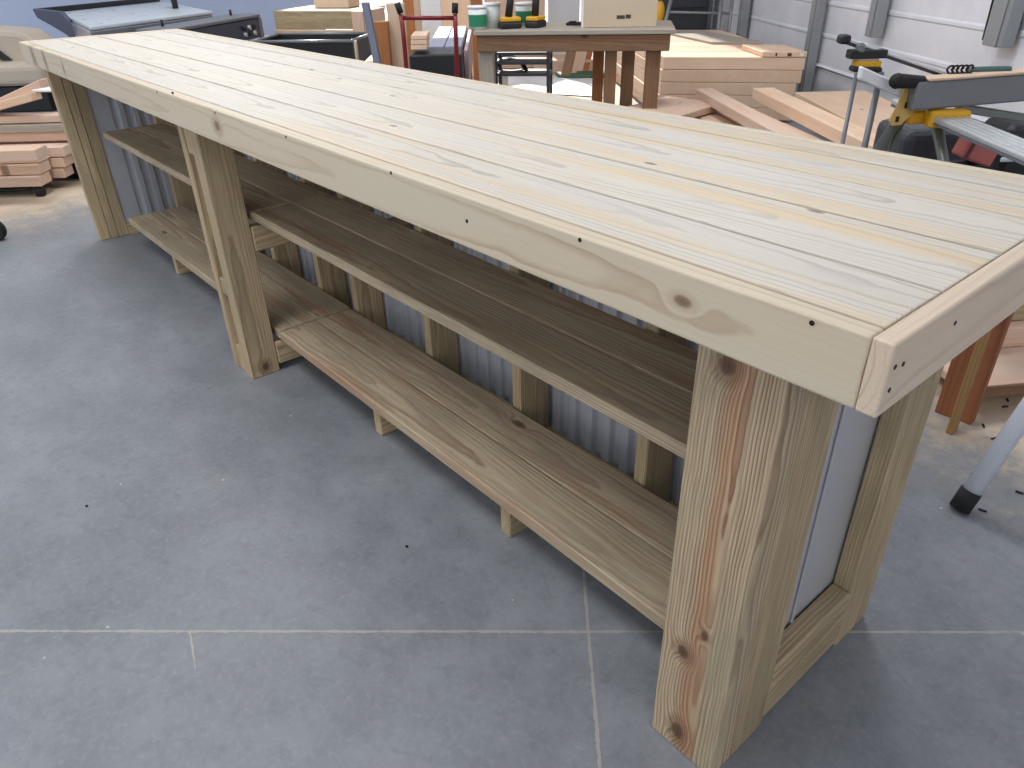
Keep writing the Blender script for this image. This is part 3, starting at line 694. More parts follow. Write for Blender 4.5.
for k in range(3):
    q = att(411, 40+k*5, 5.55); m = MB(); m.box(q, RX*.11, da*.28, UP*.028, .003)
    m.solo('lumber_plank', mats['pine'], q, ['topmost', 'middle', 'lowest'][k]+' of three short tan board ends left of the decking stack', 'plank', 'tan board ends beside the decking')
q = att(409, 55, 5.5); m = MB(); m.box(V((q.x, q.y, 0)), RX*.36, AX*.34, UP*(q.z-.002), .01); m.solo('black_box', mats['black'], (q.x, q.y, 0), 'black box under the three tan board ends', 'box')
# ------------------------------------------------------------------ upright sheets and posts in the sunlit doorway
def upright(pl, pr, ytop, s, th, mat, name, lab, cat, grp=None, lean=0.0):
    a, b_ = att(pl, ytop, s), att(pr, ytop, s); z = max(a.z, b_.z); a.z = 0; d = RX*(b_-V((a.x, a.y, b_.z))).length
    m = MB(); m.box(a, d, AX*th, UP*z, .004) if not lean else m.box(a, d, AX*th, UP*z+AX*lean, .004)
    return m.solo(name, mats[mat], a, lab, cat, grp)
G = 'boards and sheets standing in the sunlit doorway'
upright(374, 387, 22, 6.6, .1, 'orange', 'standing_post', 'orange-brown post end standing right of the crate, shorter than the cream board', 'post', G)
upright(386, 404, 4, 6.7, .09, 'pine', 'standing_board', 'broad cream board standing directly behind the red hand truck left grip', 'board', G)
upright(402, 412, -6, 7.4, .05, 'orange', 'standing_board', 'narrow orange board standing just right of the hand truck left grip', 'board', G)
upright(409, 419, -8, 7.8, .05, 'pine', 'standing_board', 'yellowish narrow board behind the hand truck crossbar', 'board', G)
upright(418, 440, -8, 8.6, .04, 'white', 'standing_sheet', 'white sheet standing behind the hand truck crossbar', 'sheet', G)
upright(440, 470, -10, 9.2, .04, 'pine', 'standing_sheet', 'pale wooden sheet standing behind the hand truck right grip', 'sheet', G)
upright(470, 482, -10, 8.2, .05, 'orange', 'standing_board', 'orange board standing behind the green-labelled tub', 'board', G)
upright(484, 545, -10, 9.8, .04, 'pink', 'standing_sheet', 'wide pinkish sheet standing behind the two drills', 'sheet', G)
upright(548, 580, -12, 9.9, .03, 'paleplate', 'standing_sheet', 'pale grey sheet standing left of the cardboard box', 'sheet', G)
# pinkish low lumber under the far part
for k, (px, py, w_) in enumerate(((498, 60, .9), (535, 66, .7), (470, 60, .5))):
    q = at(px, py+8, 0.0); m = MB(); m.box(q, RX*w_, AX*.4, UP*.14, .01)
    m.solo('lumber_stack', mats['pink'], q, ['pinkish timber block on the sunlit floor behind the black rack', 'pinkish timber block on the sunlit floor left of the leaning offcuts', 'pinkish timber block on the floor right of the hand truck'][k], 'timber', 'pinkish timbers on the sunlit floor')
# ------------------------------------------------------------------ black tote with grey rim
zr = .62
t0, t1, t2, t3 = at(252, 42, zr), at(352, 41, zr), at(330, 36, zr), at(270, 38, zr)
tw = (t1-t0).length; e, _ = horiz(t0, t1); n = perp(e)
tt = thing('storage_tote', (t0+e*tw*.5+n*.3).to_2d().to_3d(), 'open black plastic tote with grey rolled rim behind the far end of the bar', 'tote')
TD = .62; TH_ = zr
def tote():
    m = MB(); i = .05; th = .006
    c = [t0, t0+e*tw, t0+e*tw+n*TD, t0+n*TD]; ctr = sum(c, V())/4
    for a_, b_ in zip(c, c[1:]+c[:1]):
        lo = lambda p: V((ctr.x+(p.x-ctr.x)*.86, ctr.y+(p.y-ctr.y)*.86, .01))
        inn = lambda p: ctr+(p-ctr)*.985
        il = lambda p: V((ctr.x+(p.x-ctr.x)*.845, ctr.y+(p.y-ctr.y)*.845, .02))
        vs = [m.bm.verts.new(q) for q in (a_, b_, lo(b_), lo(a_))]; m.bm.faces.new(vs)
        vs = [m.bm.verts.new(q) for q in (inn(b_), inn(a_), il(a_), il(b_))]; m.bm.faces.new(vs)
    b0_ = [V((ctr.x+(p.x-ctr.x)*.86, ctr.y+(p.y-ctr.y)*.86, .01)) for p in c]
    m.bm.faces.new([m.bm.verts.new(q) for q in b0_])
    return m, c
m, c4 = tote(); m.build('bin_body', mats['black'], tt)
m = MB()
for a_, b_ in zip(c4, c4[1:]+c4[:1]): m.tube(a_, b_, .014, n=10)
for p in c4: m.ball(p, .016, .016, .016, 0, 2)
m.build('rim', mats['midgrey'], tt)
m = MB(); m.box(c4[1]-UP*.5+e*.012, e*.018, n*.05, UP*.5, .003); m.build('rim_post', mats['tan'], tt)
# long crate of tan boards behind it
zc = .80
k0, k1 = at(273, 11, zc), at(352, 11, zc); e, Lk = horiz(k0, k1); n = perp(e)
cr_ = thing('timber_crate', (k0+e*Lk*.5+n*.3).to_2d().to_3d(), 'tan board crate with pale top edges standing behind the black tote', 'crate')
m = MB(); m.box(k0-UP*.16, e*Lk, n*.03, UP*.16, .004); m.build('side_board', mats['treated'], cr_)
m = MB(); m.box(k0-UP*.22-n*.03, e*Lk, n*.06, UP*.055, .004); m.build('ledge', mats['pine'], cr_)
m = MB(); m.box(V((k0.x, k0.y, .02))+e*.1+n*.03, e*(Lk-.1), n*.03, UP*(zc-.245), .004); m.build('lower_board', mats['brown'], cr_)
m = MB(); m.box(k0+n*.035-UP*.025, e*Lk, n*.7, UP*.025, .004); m.build('top_board', mats['pine'], cr_)
m = MB(); m.box(V((k0.x, k0.y, 0))+e*(Lk+.002)-n*.03, e*.12, n*.5, UP*zc, .004); m.build('corner_post', mats['pink'], cr_)
m = MB(); m.box(V((k0.x, k0.y, 0))-e*.0+n*.062, e*.09, n*.5, UP*(zc-.03), .004); m.build('corner_post', mats['pink'], cr_)
# yellowish box on the crate
q = at(300, 7, zc+.0); m = MB(); q = k0+e*(Lk*.32)+n*.32; m.box(q, e*Lk*.45, n*.25, UP*.09, .01); m.solo('tan_package', mats['card'], q, 'yellowish flat package on top of the tan board crate', 'package')
q = k0-e*.55+n*.1; q.z = 0
for k, (z0, z1) in enumerate(((0, .36), (.365, .52), (.60, .72))):
    m = MB(); 
    m.box(q+UP*z0+RX*(.03*k), e*.5, n*.5, UP*(z1-z0 if k < 2 else .1), .006)
    m.solo('lumber_stack', mats['pink'], q+UP*z0, ['lowest pinkish timber between the steel machine and the tan crate', 'middle pinkish timber between the steel machine and the tan crate', 'topmost pinkish timber between the steel machine and the tan crate'][k], 'timber', 'pinkish timbers left of the tan crate') if k < 2 else m.bm.free()
# blue-grey leaning steel strut and bracket
a_, b_ = att(361, 3, 6.0), att(370, 47, 5.9); d = (b_-a_).normalized(); b_ = b_+d*((b_.z-.02)/-d.z)
m = MB(); sdv = RX*.055; m.box(b_, (a_-b_), sdv, AX*.05, .006)
m.solo('steel_strut', mats['slate'], b_, 'blue-grey steel strut leaning upright at the right end of the tan crate', 'strut')
q = at(352, 60, .5)+RX*.12-AX*.1; tr = thing('low_trestle', V((q.x, q.y, 0)), 'low pale trestle beside the right side of the black tote', 'trestle')
m = MB(); m.box(q-UP*.03, RX*.3, AX*.4, UP*.03, .004); m.build('top_rail', mats['pink'], tr)
for k in (0, .26):
    m = MB(); m.box(V((q.x, q.y, 0))+RX*k, RX*.035, AX*.05, UP*.469, .003); m.build('leg', mats['tan'], tr)
# ------------------------------------------------------------------ long steel machine at the far left
zm = .82
m0, m1 = at(62, 12, zm), at(186, -2, zm)
e = (at(206, 22, zm)-at(82, 31, zm)); e.z = 0; e.normalize(); n = perp(e)
A0 = at(88, 27, zm); Lm = 2.9
mc = thing('steel_machine', (A0+e*1.4+n*.4).to_2d().to_3d(), 'long stainless steel machine with pale tabletop, dark edges and knobs on its panel', 'machine')
E1 = at(212, 11, zm); e, Lm = horiz(A0, E1); n, Ln = horiz(A0, at(56, 12, zm)); n = n*(Ln/.8)
m = MB(); m.box(A0-UP*.03+e*.02, e*(Lm-.02), n*.75, UP*.03, .008, seg=2); m.build('tabletop', mats['paleplate'], mc)
m = MB(); m.box(A0-UP*.16, e*Lm, n*.72, UP*.128, .01); m.build('skirt', mats['steel'], mc)
m = MB(); m.box(V((A0.x, A0.y, .12))+n*.05, e*Lm, n*.6, UP*(zm-.29), .01); m.build('cabinet_body', mats['midgrey'], mc)
m = MB(); m.box(A0-e*.25+n*.77+UP*.0, e*(Lm+.2), n*.03, UP*.05, .006); m.build('back_rail', mats['black'], mc)
def ma(px, py):
    d = ray(px, py); k = ((A0+n*.4)-CAM).dot(AX)/d.dot(AX); return CAM+d*k
m = MB(); m.prism([ma(32, 9), ma(60, 12), ma(84, 38), ma(70, 37), ma(50, 25), ma(37, 18)], AX*.08, .006); m.build('dark_hood', mats['slate'], mc)
q = A0+e*(Lm*.85)+n*.3; m = MB(); m.tube(q, q+UP*.22, .03); m.box(q+UP*.1-e*.06, e*.12, n*.1, UP*.1, .01); m.build('handle_post', mats['black'], mc)
for k in (0, .35, .7, .98):
    m = MB(); m.tube(V((A0.x, A0.y, 0))+n*.15+e*(.1+k*(Lm-.2)), V((A0.x, A0.y, .12))+n*.15+e*(.1+k*(Lm-.2)), .03); m.build('foot', mats['rubber'], mc)
# panel unit with knobs
zg = .78
g0, g1 = at(168, 29, zg), at(257, 14, zg); e, Lg = horiz(g0, g1); n = perp(e)
gp = thing('control_cabinet', (g0+e*Lg*.5).to_2d().to_3d()+n*.2, 'dark slate cabinet with light rim and round knobs beside the steel machine', 'cabinet')
m = MB(); m.box(V((g0.x, g0.y, .05)), e*Lg, n*.28, UP*(zg-.08), .01); m.build('cabinet_body', mats['slate'], gp)
m = MB(); m.box(g0-UP*.03-e*.02-n*.015, e*(Lg+.05), n*.31, UP*.03, .006); m.build('rim', mats['midgrey'], gp)
m = MB(); m.box(V((g0.x, g0.y, .0))+e*(Lg+.002)-n*.012, e*.05, n*.30, UP*(zg-.03), .006); m.build('side_panel', mats['midgrey'], gp)
m = MB(); m.box(V((g0.x, g0.y, zg-.22))+e*(Lg*.45)-n*.012, e*(Lg*.52), n*.012, UP*.015, .003); m.build('trim_strip', mats['alu'], gp)
for i in range(2):
    for j in range(3):
        c = V((g0.x, g0.y, zg-.10-i*.055))+e*(Lg-.30+j*.085)
        m = MB(); m.tube(c, c-n*.03, .02, n=14); m.build('knob', mats['alu'] if (i+j) % 2 else mats['black'], gp)
for k in (.15, .9):
    c = g0+e*Lg*k+n*.2; m = MB(); m.tube(c, c+UP*.05, .012); m.build('stud_bolt', mats['black'], gp)
# ------------------------------------------------------------------ tan upholstered seat at the far left edge
zt_ = .66
s0 = at(20, 36, zt_); 
st = thing('upholstered_seat', V((s0.x, s0.y, 0))+RX*-.5, 'rounded tan upholstered seat back at the left edge behind the bar', 'seat')
o_ = V((s0.x, s0.y, 0))
m = MB(); m.prism([o_+RX*-1.2+UP*.30, o_+RX*-1.2+UP*.73, o_+RX*-.35+UP*.73, o_+RX*.0+UP*.70, o_+RX*.18+UP*.55, o_+RX*.3+UP*.30], AX*.42, .05); m.build('backrest', mats['tan'], st)
m = MB(); m.box(o_+RX*-1.2-AX*.25+UP*.24, RX*1.45, AX*.7, UP*.2, .06, seg=3); m.build('cushion', mats['tan'], st)
m = MB(); m.box(o_+RX*-1.15-AX*.2, RX*1.35, AX*.6, UP*.238, .01); m.build('base', mats['black'], st)
m = MB(); m.prism([o_+RX*-.45-AX*.004+UP*.66, o_+RX*-.36-AX*.004+UP*.66, o_+RX*-.14-AX*.004+UP*.45, o_+RX*-.24-AX*.004+UP*.45], -AX*.02, .004); m.build('strap', mats['black'], st)
# ------------------------------------------------------------------ timber cart at the left edge
PK = 'sawn pinkish timbers on the left cart'
def stick(px, py, z, w_, th, ln, lab, mt='pink', yaw=0.0, rise=0.0, ln_name='lumber_plank'):
    """right end of a timber running off to the left; (px,py) is its near top corner"""
    p = at(px, py, z); d = -(RX*math.cos(yaw)+AX*math.sin(yaw)); d = (d+UP*rise).normalized(); sd_ = V((-d.y, d.x, 0)).normalized()
    if sd_.dot(AX) < 0: sd_ = -sd_
    m = MB(); m.box(p-UP*th, d*ln, sd_*w_, UP*th, .004)
    return m.solo(ln_name, mats[mt], p-UP*th, lab, 'timber', PK)
stick(34, 150, .335, .14, .065, 1.3, 'topmost near timber with square end on the left cart, nearest the camera')
stick(48, 154, .330, .0, .0, 0, '') if False else None
zz = .268
for L in range(3):
    stick(36+L*1, 152.5+L*12.0, zz-L*.068+.0, .14, .064, 1.4, ['second timber down in the near stack on the left cart', 'third timber down in the near stack on the left cart', 'lowest timber of the near stack on the left cart, above the caster'][L])
for L in range(3):
    p = at(36, 152.5, .268)+AX*.142+RX*(.09-.02*L)+UP*(-L*.068)
    m = MB(); m.box(p-UP*.064, -RX*1.4, AX*.12, UP*.062, .004)
    m.solo('lumber_plank', mats['pink'], p-UP*.064, ['upper timber with jagged end behind the near stack on the left cart', 'middle timber with jagged end behind the near stack on the left cart', 'lowest timber with jagged end behind the near stack on the left cart'][L], 'timber', PK)
stick(71, 131, .32, .12, .06, 1.6, 'long pale timber ending beside the bar leg, under the bluish timber')
stick(38, 123, .36, .10, .05, 1.2, 'short pale timber above the long one on the left cart')
p = at(66, 116, .50)
stick(66, 115, .42, .12, .045, 1.6, 'pale timber at the back of the left cart, ending beside the bar leg')
stick(66, 124, .37, .12, .05, 1.0, 'greyish timber with bluish side on the left cart, between two pale ones', 'greytop')
stick(38, 80, .64, .10, .06, .5, 'pale timber lying tilted on top of the left cart, the higher of two', 'pink', -.15, -.34)
stick(30, 93, .57, .10, .05, .5, 'tan timber lying tilted on the left cart, just under the highest one', 'pine', -.15, -.22)
# cart under the timbers
c0 = at(80, 150, .24)+AX*.12
ct = thing('timber_cart', V((c0.x, c0.y, 0)), 'low flat cart with brown deck edge and black underside carrying timber at the left', 'cart')
m = MB(); m.box(c0-UP*.03, -RX*1.7, AX*.5, UP*.03, .004); m.build('deck', mats['pink'], ct)
m = MB(); m.box(c0-UP*.12+AX*.02-RX*.03, -RX*1.6, AX*.04, UP*.089, .004); m.build('deck_edge', mats['brown'], ct)
m = MB(); m.box(V((c0.x, c0.y, .04))+AX*.05-RX*.05, -RX*1.5, AX*.4, UP*.10, .01); m.build('chassis', mats['black'], ct)
m = MB(); m.box(V((c0.x, c0.y, 0.0))+AX*.1-RX*.2, -RX*.1, AX*.1, UP*.039, .01); m.build('caster', mats['rubber'], ct)
m = MB(); m.box(V((c0.x, c0.y, .0))+AX*.1-RX*1.4, -RX*.1, AX*.1, UP*.039, .01); m.build('caster', mats['rubber'], ct)
# dolly under the near stack
w0 = at(42, 196, 0)
dy = thing('dolly', w0, 'low dolly with a black caster wheel under the near timber stack at the left', 'dolly')
m = MB(); cc = w0+UP*.033; m.tube(cc-RX*.02, cc+RX*.02, .033, n=20); m.build('wheel', mats['rubber'], dy)
m = MB(); m.box(w0+UP*.0405-RX*.045-AX*.03, RX*.018, AX*.06, UP*.0, 0) if False else m.box(w0+UP*.02-RX*.04-AX*.015, RX*.012, AX*.03, UP*.03, .002); m.build('fork', mats['black'], dy)
zd = .268-3*.068-.01
m = MB(); m.box(w0-RX*1.2+AX*-.02+UP*.0485, RX*1.15, AX*.25, UP*.008, .003); m.build('deck', mats['black'], dy)
w1 = at(-3, 240, 0); m = MB(); cc = w1+UP*.055; 
m.tube(cc-AX*.02, cc+AX*.02, .06, n=24); o1 = m.build('tire', mats['rubber'], thing('caster_wheel', w1, 'black caster wheel cut by the left edge on the bare floor', 'wheel'))
m = MB(); m.tube(cc-AX*.022, cc+AX*.022, .03, n=20); m.build('hub', mats['midgrey'], o1.parent)
m = MB(); m.tube(cc+UP*.06, cc+UP*.11, .02, n=12); m.build('stem', mats['midgrey'], o1.parent)
# booklet and black bag
q = at(32, 92, .60); m = MB(); m.box(q, RX*.24-AX*.05, AX*.16+RX*.08, UP*.012, .002); m.solo('booklet', mats['paper'], q, 'white and pink printed booklet lying beside the tilted timbers on the left', 'booklet')
q = at(60, 118, .45); bg_ = thing('black_bag', V((q.x, q.y, .0)), 'black bag with arched handle behind the left cart beside the bar leg', 'bag')
q.z = 0; q += AX*.62
m = MB(); m.box(q-RX*.12, RX*.34, AX*.16, UP*.55, .04, seg=3); m.build('bag_body', mats['black'], bg_)
pts = [q+RX*(.03+.08*math.cos(a_))+UP*(.54+.10*math.sin(a_))+AX*.05 for a_ in [i*math.pi/10 for i in range(11)]]
m = MB(); m.path(pts, .012, 8); m.build('handle', mats['black'], bg_)
# ------------------------------------------------------------------ mitre saw stand and clutter on the right
zs = .74
ra, rb = at(930, 108, zs), at(1045, 160, zs); e, Lr = horiz(ra, rb)
sa_ = at(888, 118, zs)
sw = thing('saw_stand', V((ra.x, ra.y, 0)), 'folding saw stand with ribbed aluminium rail, yellow brackets and grey tube legs', 'saw stand')
e = (at(1024, 138, zs)-at(922, 98, zs)); e.z = 0; e.normalize(); n = V((-e.y, e.x, 0)); n = n if n.dot(AX) > 0 else -n
R0 = at(922, 98, zs)
for k in range(5):
    m = MB(); m.box(R0+n*(k*.026)-UP*.02, e*1.1, n*.022, UP*.02, .006, seg=2); m.build('rail', mats['alu'], sw)
m = MB(); m.box(R0-UP*.03+n*.002, e*1.1, n*.122, UP*.0095, .002); m.build('rail_base', mats['midgrey'], sw)
b0 = at(956, 113, zs); b0 = R0+e*((b0-R0).dot(e)); m = MB(); m.box(b0-n*.012-UP*.042, e*.065, n*.15, UP*.062, .012, seg=2); m.build('bracket', mats['yellow'], sw)
# end plate with four slots, tilted
pc = [at(903, 88, zs+.06), at(923, 100, zs+.05), at(912, 116, zs-.04), at(900, 126, zs-.10), at(890, 124, zs-.10), at(896, 108, zs-.02)]
base0 = pc[1]
def inpl(px, py, off=0.0):
    d = ray(px, py); nn = (-AX*.8+UP*.1+RX*.2).normalized(); k = (base0+AX*off-CAM).dot(nn)/d.dot(nn); return CAM+d*k
P_ = [inpl(*p) for p in ((905, 87), (918, 92), (925, 98), (914, 112), (901, 125), (892, 126), (889, 121), (897, 106))]
m = MB(); m.prism(P_, AX*.006, .001); ep = m.build('end_plate', mats['yellowplate'], sw)
for p in ((911, 94), (904, 108), (895, 122), (919, 99)):
    q = inpl(*p); m = MB(); m.box(q-AX*.002, RX*.012, UP*.02, AX*.0019, 0); m.build('slot', mats['bolt'], ep)
m = MB(); q = inpl(906, 125, .02); m.box(q, RX*.16, AX*.10, UP*.05, .008); m.build('leg_housing', mats['yellow'], sw)
for (a_, b_, r_) in (((906, 118), (874, 156), .02), ((940, 116), (945, 168), .02), ((909, 118), (888, 158), .012)):
    p = inpl(*a_)+AX*.04; q = inpl(*b_)+AX*.0; d = (q-p).normalized(); q2 = p+d*((p.z-.03)/-d.z)
    m = MB(); m.tube(p, q2, r_); lg_ = m.build('leg', mats['legtube'], sw)
    m = MB(); m.tube(q2+d*-.04, q2+d*.025, r_*1.3); m.build('rubber_foot', mats['rubber'], lg_)
# white extension arm to the left
p = inpl(908, 101, .02); q = inpl(860, 80, .02)
m = MB(); d = q-p; m.box(p, d, AX*.035, UP*.045, .005); m.build('extension_arm', mats['white'], sw)
# work stop with roller, yellow and black
def wpix(px, py, off=.08): return inpl(px, py, off)
st_ = thing('roller_stop', wpix(868, 66).to_2d().to_3d(), 'yellow and black roller stop at the end of the long straightedge', 'roller stop')
a0_, a1_ = wpix(851, 56), wpix(888, 55)
m = MB(); m.box(a0_-UP*.012, a1_-a0_, AX*.05, UP*.03, .004); m.build('top_bar', mats['black'], st_)
m = MB(); b0_, b1_ = wpix(857, 64), wpix(882, 64); m.box(b0_-UP*.012, b1_-b0_, AX*.05, UP*.022, .004); m.build('yellow_body', mats['yellow'], st_)
m = MB(); b0_, b1_ = wpix(859, 60), wpix(880, 60); m.tube(b0_+AX*.025, b1_+AX*.025, .012); m.build('roller', mats['white'], st_)
m = MB(); b0_, b1_ = wpix(854, 69), wpix(883, 70); m.box(b0_-UP*.012, b1_-b0_, AX*.05, UP*.02, .006); m.build('lower_bar', mats['black'], st_)
b0_ = wpix(857, 72); m = MB(); m.tube(b0_, V((b0_.x, b0_.y, 0)), .008); m.build('post', mats['midgrey'], st_)
b0_ = wpix(881, 72); m = MB(); m.tube(b0_, V((b0_.x, b0_.y, 0)), .012); m.build('post', mats['midgrey'], st_)
b0_ = wpix(857, 54); m = MB(); m.box(b0_, RX*.03, AX*.03, UP*.035, .008); m.build('clamp_body', mats['legtube'], st_)
# long straightedge sheet leaning from the stop towards the right
a0_, a1_ = wpix(846, 40, .12), wpix(985, 88, .02)
se = thing('straightedge', a1_.to_2d().to_3d(), 'long white straightedge with dark lower edge and black end clamp before the wall', 'straightedge')
m = MB(); m.box(a0_, a1_-a0_, AX*.05, UP*.008, .001); m.build('blade', mats['white'], se)
m = MB(); m.box(a0_-UP*.014, a1_-a0_, AX*.012, UP*.012, .002); m.build('edge_strip', mats['darkgrey'], se)
m = MB(); m.box(a0_-RX*.02-AX*.005-UP*.015, RX*.04, AX*.05, UP*.032, .01, seg=2); m.build('end_clamp', mats['black'], se)
# grey metal beam with wood edge on top
g0, g1 = wpix(919, 81, -.06), wpix(1060, 86, -.06)
gb = thing('metal_beam', g0.to_2d().to_3d(), 'dark grey metal beam with tan top edge lying on the saw stand', 'beam')
d = g1-g0; d.z = 0
m = MB(); m.box(g0-UP*.105, d, AX*.07, UP*.10, .008, seg=2); m.build('beam_body', mats['midgrey'], gb)
m = MB(); m.box(g0-UP*.004+RX*.04, d, AX*.075, UP*.010, .003); m.build('top_strip', mats['pine'], gb)
a_, b_ = wpix(897, 81, -.03), wpix(922, 82, -.03)
m = MB(); m.tube(a_, b_, .026, .022, 14); m.ball(a_, .028, .028, .028, 0, 2); m.build('handle', mats['rubber'], gb)
# lower perforated rail
a_, b_ = wpix(962, 103, -.02), wpix(1060, 118, -.02)
m = MB(); m.box(a_-UP*.035, (b_-a_), AX*.04, UP*.03, .004); m.build('perforated_rail', mats['legtube'], gb)
# small teal tool and black chain lying on the beam
a_ = wpix(970, 74, .0); m = MB(); m.box(a_, RX*.16, AX*.03, UP*.022, .006); m.solo('teal_tool', plain('dark_teal', lin(70, 96, 98), .5), a_, 'small dark teal tool lying on the grey metal beam', 'tool')
a_ = wpix(950, 73, .0)
cn = thing('coiled_chain', a_, 'short dark coiled chain on the grey metal beam left of the teal tool', 'chain')
for k in range(5):
    m = MB(); c = a_+RX*(.018*k)+UP*.012; pts = [c+RX*.012*math.cos(x)+UP*.014*math.sin(x)+AX*.004*math.cos(x*2) for x in [i*math.pi/6 for i in range(12)]]
    m.path(pts, .004, 6); m.build('link', mats['bolt'], cn)
# tool case / backpack of dark grey under the stand
zc_ = .44
c0_ = at(925, 165, 0.10)
b_ = inpl(900, 165, .30); b_.z = 0; b2 = inpl(958, 165, .30)
wd = (V((b2.x, b2.y, 0))-b_).length; ztop = inpl(930, 126, .30).z
tc = thing('tool_case', b_+RX*wd*.5, 'dark grey rounded tool case under the saw stand', 'tool case')
m = MB(); m.box(b_, RX*wd, AX*.3, UP*(ztop-.01), .04, seg=3); m.build('case_body', mats['darkgrey'], tc)
for k in range(2):
    x0 = b_+RX*(wd*(.42+.3*k))-AX*.012
    pts = [x0+RX*(.055*math.cos(a_))+UP*(ztop*.62+.07*math.sin(a_)) for a_ in [i*math.pi/8 for i in range(9)]]
    pts = [V((pts[0].x, pts[0].y, ztop*.3))]+pts+[V((pts[-1].x, pts[-1].y, ztop*.3))]
    m = MB(); m.path(pts, .014, 8); m.build('case_rib', mats['midgrey'], tc)
# faded red box, tilted
r0_ = inpl(962, 158, .0); r1_ = inpl(990, 168, .0)
up_ = (inpl(976, 134)-inpl(962, 158)); 
rb_ = thing('red_box', V((r0_.x, r0_.y, 0)), 'faded red plastic box tilted between the tool case and the dark bag', 'box')
d = (r1_-r0_); m = MB(); m.box(r0_, d, up_*1.35, AX*.09, .01, seg=2); m.build('box_body', mats['redbox'], rb_)
m = MB(); m.box(r0_-AX*.012+d*.05, d*.1, up_*1.33, AX*.011, .003); m.build('edge_band', plain('dark_maroon', lin(96, 50, 48), .5), rb_)
m = MB(); m.box(V((r0_.x, r0_.y, 0))+AX*.01, RX*.1, AX*.1, UP*(r0_.z-.035), .01); m.build('stand_block', mats['black'], rb_)
q = inpl(1003, 160, .32); q.z = 0
db = thing('dark_bag', q, 'black and maroon bag with a pale buckle at the right edge under the saw stand', 'bag')
m = MB(); m.box(q, RX*.35, AX*.25, UP*(inpl(1010, 146).z), .05, seg=3); m.build('bag_body', mats['black'], db)
p = inpl(1014, 162, .30); m = MB(); m.box(p, RX*.03, AX*.014, UP*.07, .006, seg=2); m.box(p-RX*.06, RX*.06, AX*.014, UP*.02, .004); m.build('buckle', mats['whitetube'], db)
# hanging cable on the white wall
d = ray(983, 40); k = (wp(0, .06, 0)-CAM).dot(WN)/d.dot(WN); p = CAM+d*k
m = MB(); m.path([p, p+UP*.3+WX*.01, p+UP*.8-WX*.01, p+UP*2.2], .008, 8)
tag(m.build('wall_cable', mats['rubber']), 'thin black cable hanging down the white sheet wall, its end free', 'cable')
# ------------------------------------------------------------------ workbench leg, shelf and timber beyond the near end of the bar
c0 = at(944, 432, 0); tb_ = thing('timber_trestle', V((c0.x, c0.y, 0)), 'brown timber trestle with low shelf seen beyond the near end of the bar', 'trestle')
lw0 = at(932, 411, 0)
m = MB(); d, L = horiz(at(934, 412, 0), at(947, 424, 0)); m.box(at(934, 412, 0), V((1, .05, 0)).normalized()*.11, V((0, 1, 0))*.03, UP*.50, .003); m.build('leg', mats['rust'], tb_)
q = at(945, 433, 0); m = MB(); m.box(q, V((.019, 0, 0)), V((0, .04, 0)), UP*.50, .002); m.build('leg', mats['ochre'], tb_)
s0 = at(967, 388, .10); s1 = at(1024, 383, .10); d, L = horiz(s0, s1); nn = perp(d)
m = MB(); m.box(s0-UP*.03, d*1.3, nn*.5, UP*.03, .003); m.build('shelf', mats['pink'], tb_)
m = MB(); m.box(s0-UP*.034-nn*.012, d*1.3, nn*.011, UP*.036, .002); m.build('shelf_edge', mats['brown'], tb_)
m = MB(); m.box(V((q.x, q.y, .50))-V((.05, .02, 0)), V((.16, 0, 0)), nn*.6, UP*.03, .003); m.build('cap', mats['brown'], tb_)
for k in (1.2,):
    m = MB(); p = s0+d*k; m.box(V((p.x, p.y, 0)), d*.038, nn*.09, UP*.065, .003); m.build('leg', mats['brown'], tb_)
s2 = at(968, 352, .17); d2, L = horiz(at(990, 352, .17), at(1040, 348, .17))
p = s0+nn*.22+d*.02; p.z = .101
for k in range(2):
    m = MB(); m.box(p+UP*(.075*k)+nn*(.0+.05*k), d*1.5, nn*.2, UP*.072, .004)
    o_ = m.solo('stored_timber', mats['pink' if k == 0 else 'treated'], p+UP*(.075*k), ['pale timber lying on the low shelf of the trestle, under another', 'tan timber with a stamped grade mark on the low trestle shelf, the upper one'][k], 'timber', 'timbers on the trestle shelf')
gm = fy(0, 0, 0)
p2 = p+UP*.075+nn*.05
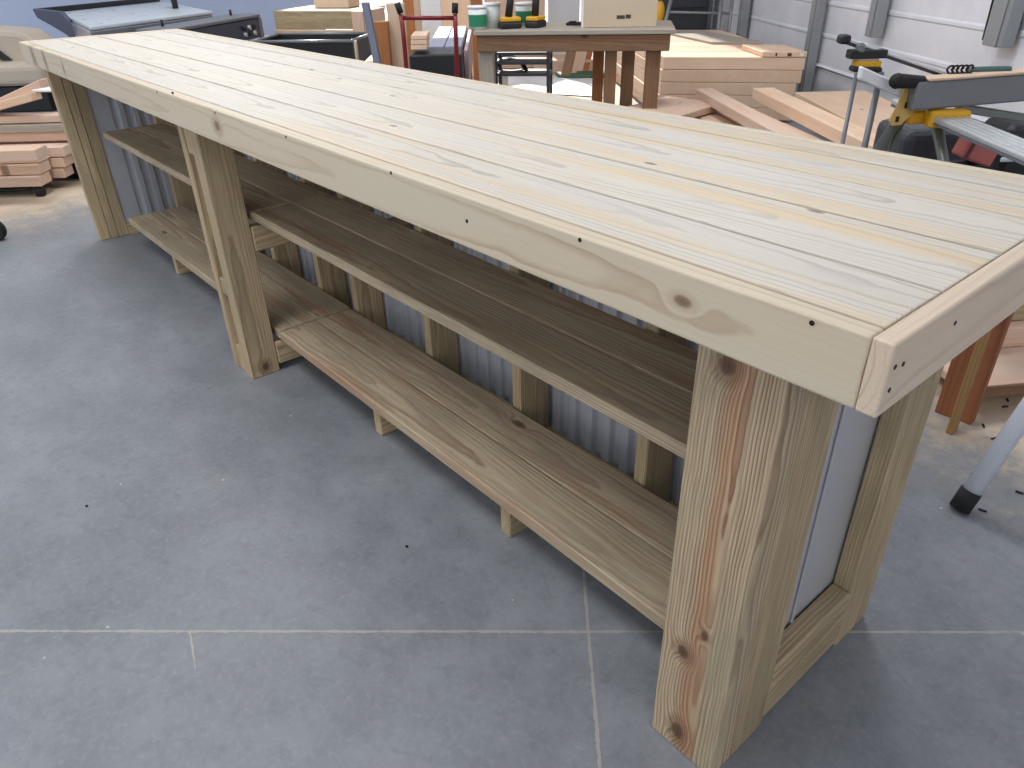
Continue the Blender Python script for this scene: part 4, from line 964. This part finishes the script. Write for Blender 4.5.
m = MB(); m.box(p2+d*.16-nn*.0015+UP*.02, d*.05, nn*.001, UP*.008, 0); m.box(p2+d*.16-nn*.0015+UP*.035, d*.035, nn*.001, UP*.012, 0)
g_ = m.build('grade_stamp', mats['ink'], o_)
# white tube leg with black rubber foot
f0 = at(961, 506, .012); f1 = at(1024, 415, .27); d = (f1-f0).normalized(); top = f0+d*((.80-f0.z)/d.z)
fs = thing('folding_stand', (f0.x, f0.y, 0), 'folding stand with round white tube leg and black rubber foot at the right edge', 'stand')
m = MB(); m.tube(f0+d*.03, top, .0235, n=24); lg_ = m.build('leg', mats['whitetube'], fs)
m = MB(); m.tube(f0-d*.008, f0+d*.05, .0265, .027, n=24); m.build('rubber_foot', mats['rubber'], lg_)
t2 = f0+V((.55, .55, 0)); m = MB(); m.tube(t2+UP*.01, top+V((.30, .25, 0)), .019, n=20); lg_ = m.build('leg', mats['whitetube'], fs)
m = MB(); m.tube(t2-UP*.005, t2+UP*.045-V((.01, .0, 0)), .0225, n=20); m.build('rubber_foot', mats['rubber'], lg_)
m = MB(); m.box(top-V((.03, .03, 0)), V((.36, .31, 0)), V((-.04, .046, 0)), UP*.03, .004); m.build('top_bar', mats['whitetube'], fs)
# chips and twigs on the floor
for k, (px, py) in enumerate(((1009, 402), (1003, 408), (985, 428), (992, 440), (1015, 492), (978, 510), (85, 507), (405, 547))):
    q = at(px, py, .001); m = MB(); a_ = random.uniform(0, 3); ln = .02 if k < 6 else .007
    m.box(q, V((math.cos(a_), math.sin(a_), 0))*ln, V((-math.sin(a_), math.cos(a_), 0))*.006, UP*.004, .001)
    m.solo('wood_chip', mats['bolt'], q, ['small dark chip beside the trestle shelf, farthest back', 'small dark chip on the sawdust just left of the farthest chip', 'dark sliver on the sawdust near the trestle leg', 'dark sliver left of the white tube leg', 'dark sliver on the floor right of the white tube leg', 'dark sliver beside the black rubber foot', 'tiny dark chip alone on the open floor at the left', 'tiny dark chip on the floor before the lower shelf'][k], 'chip', 'dark chips on the floor')
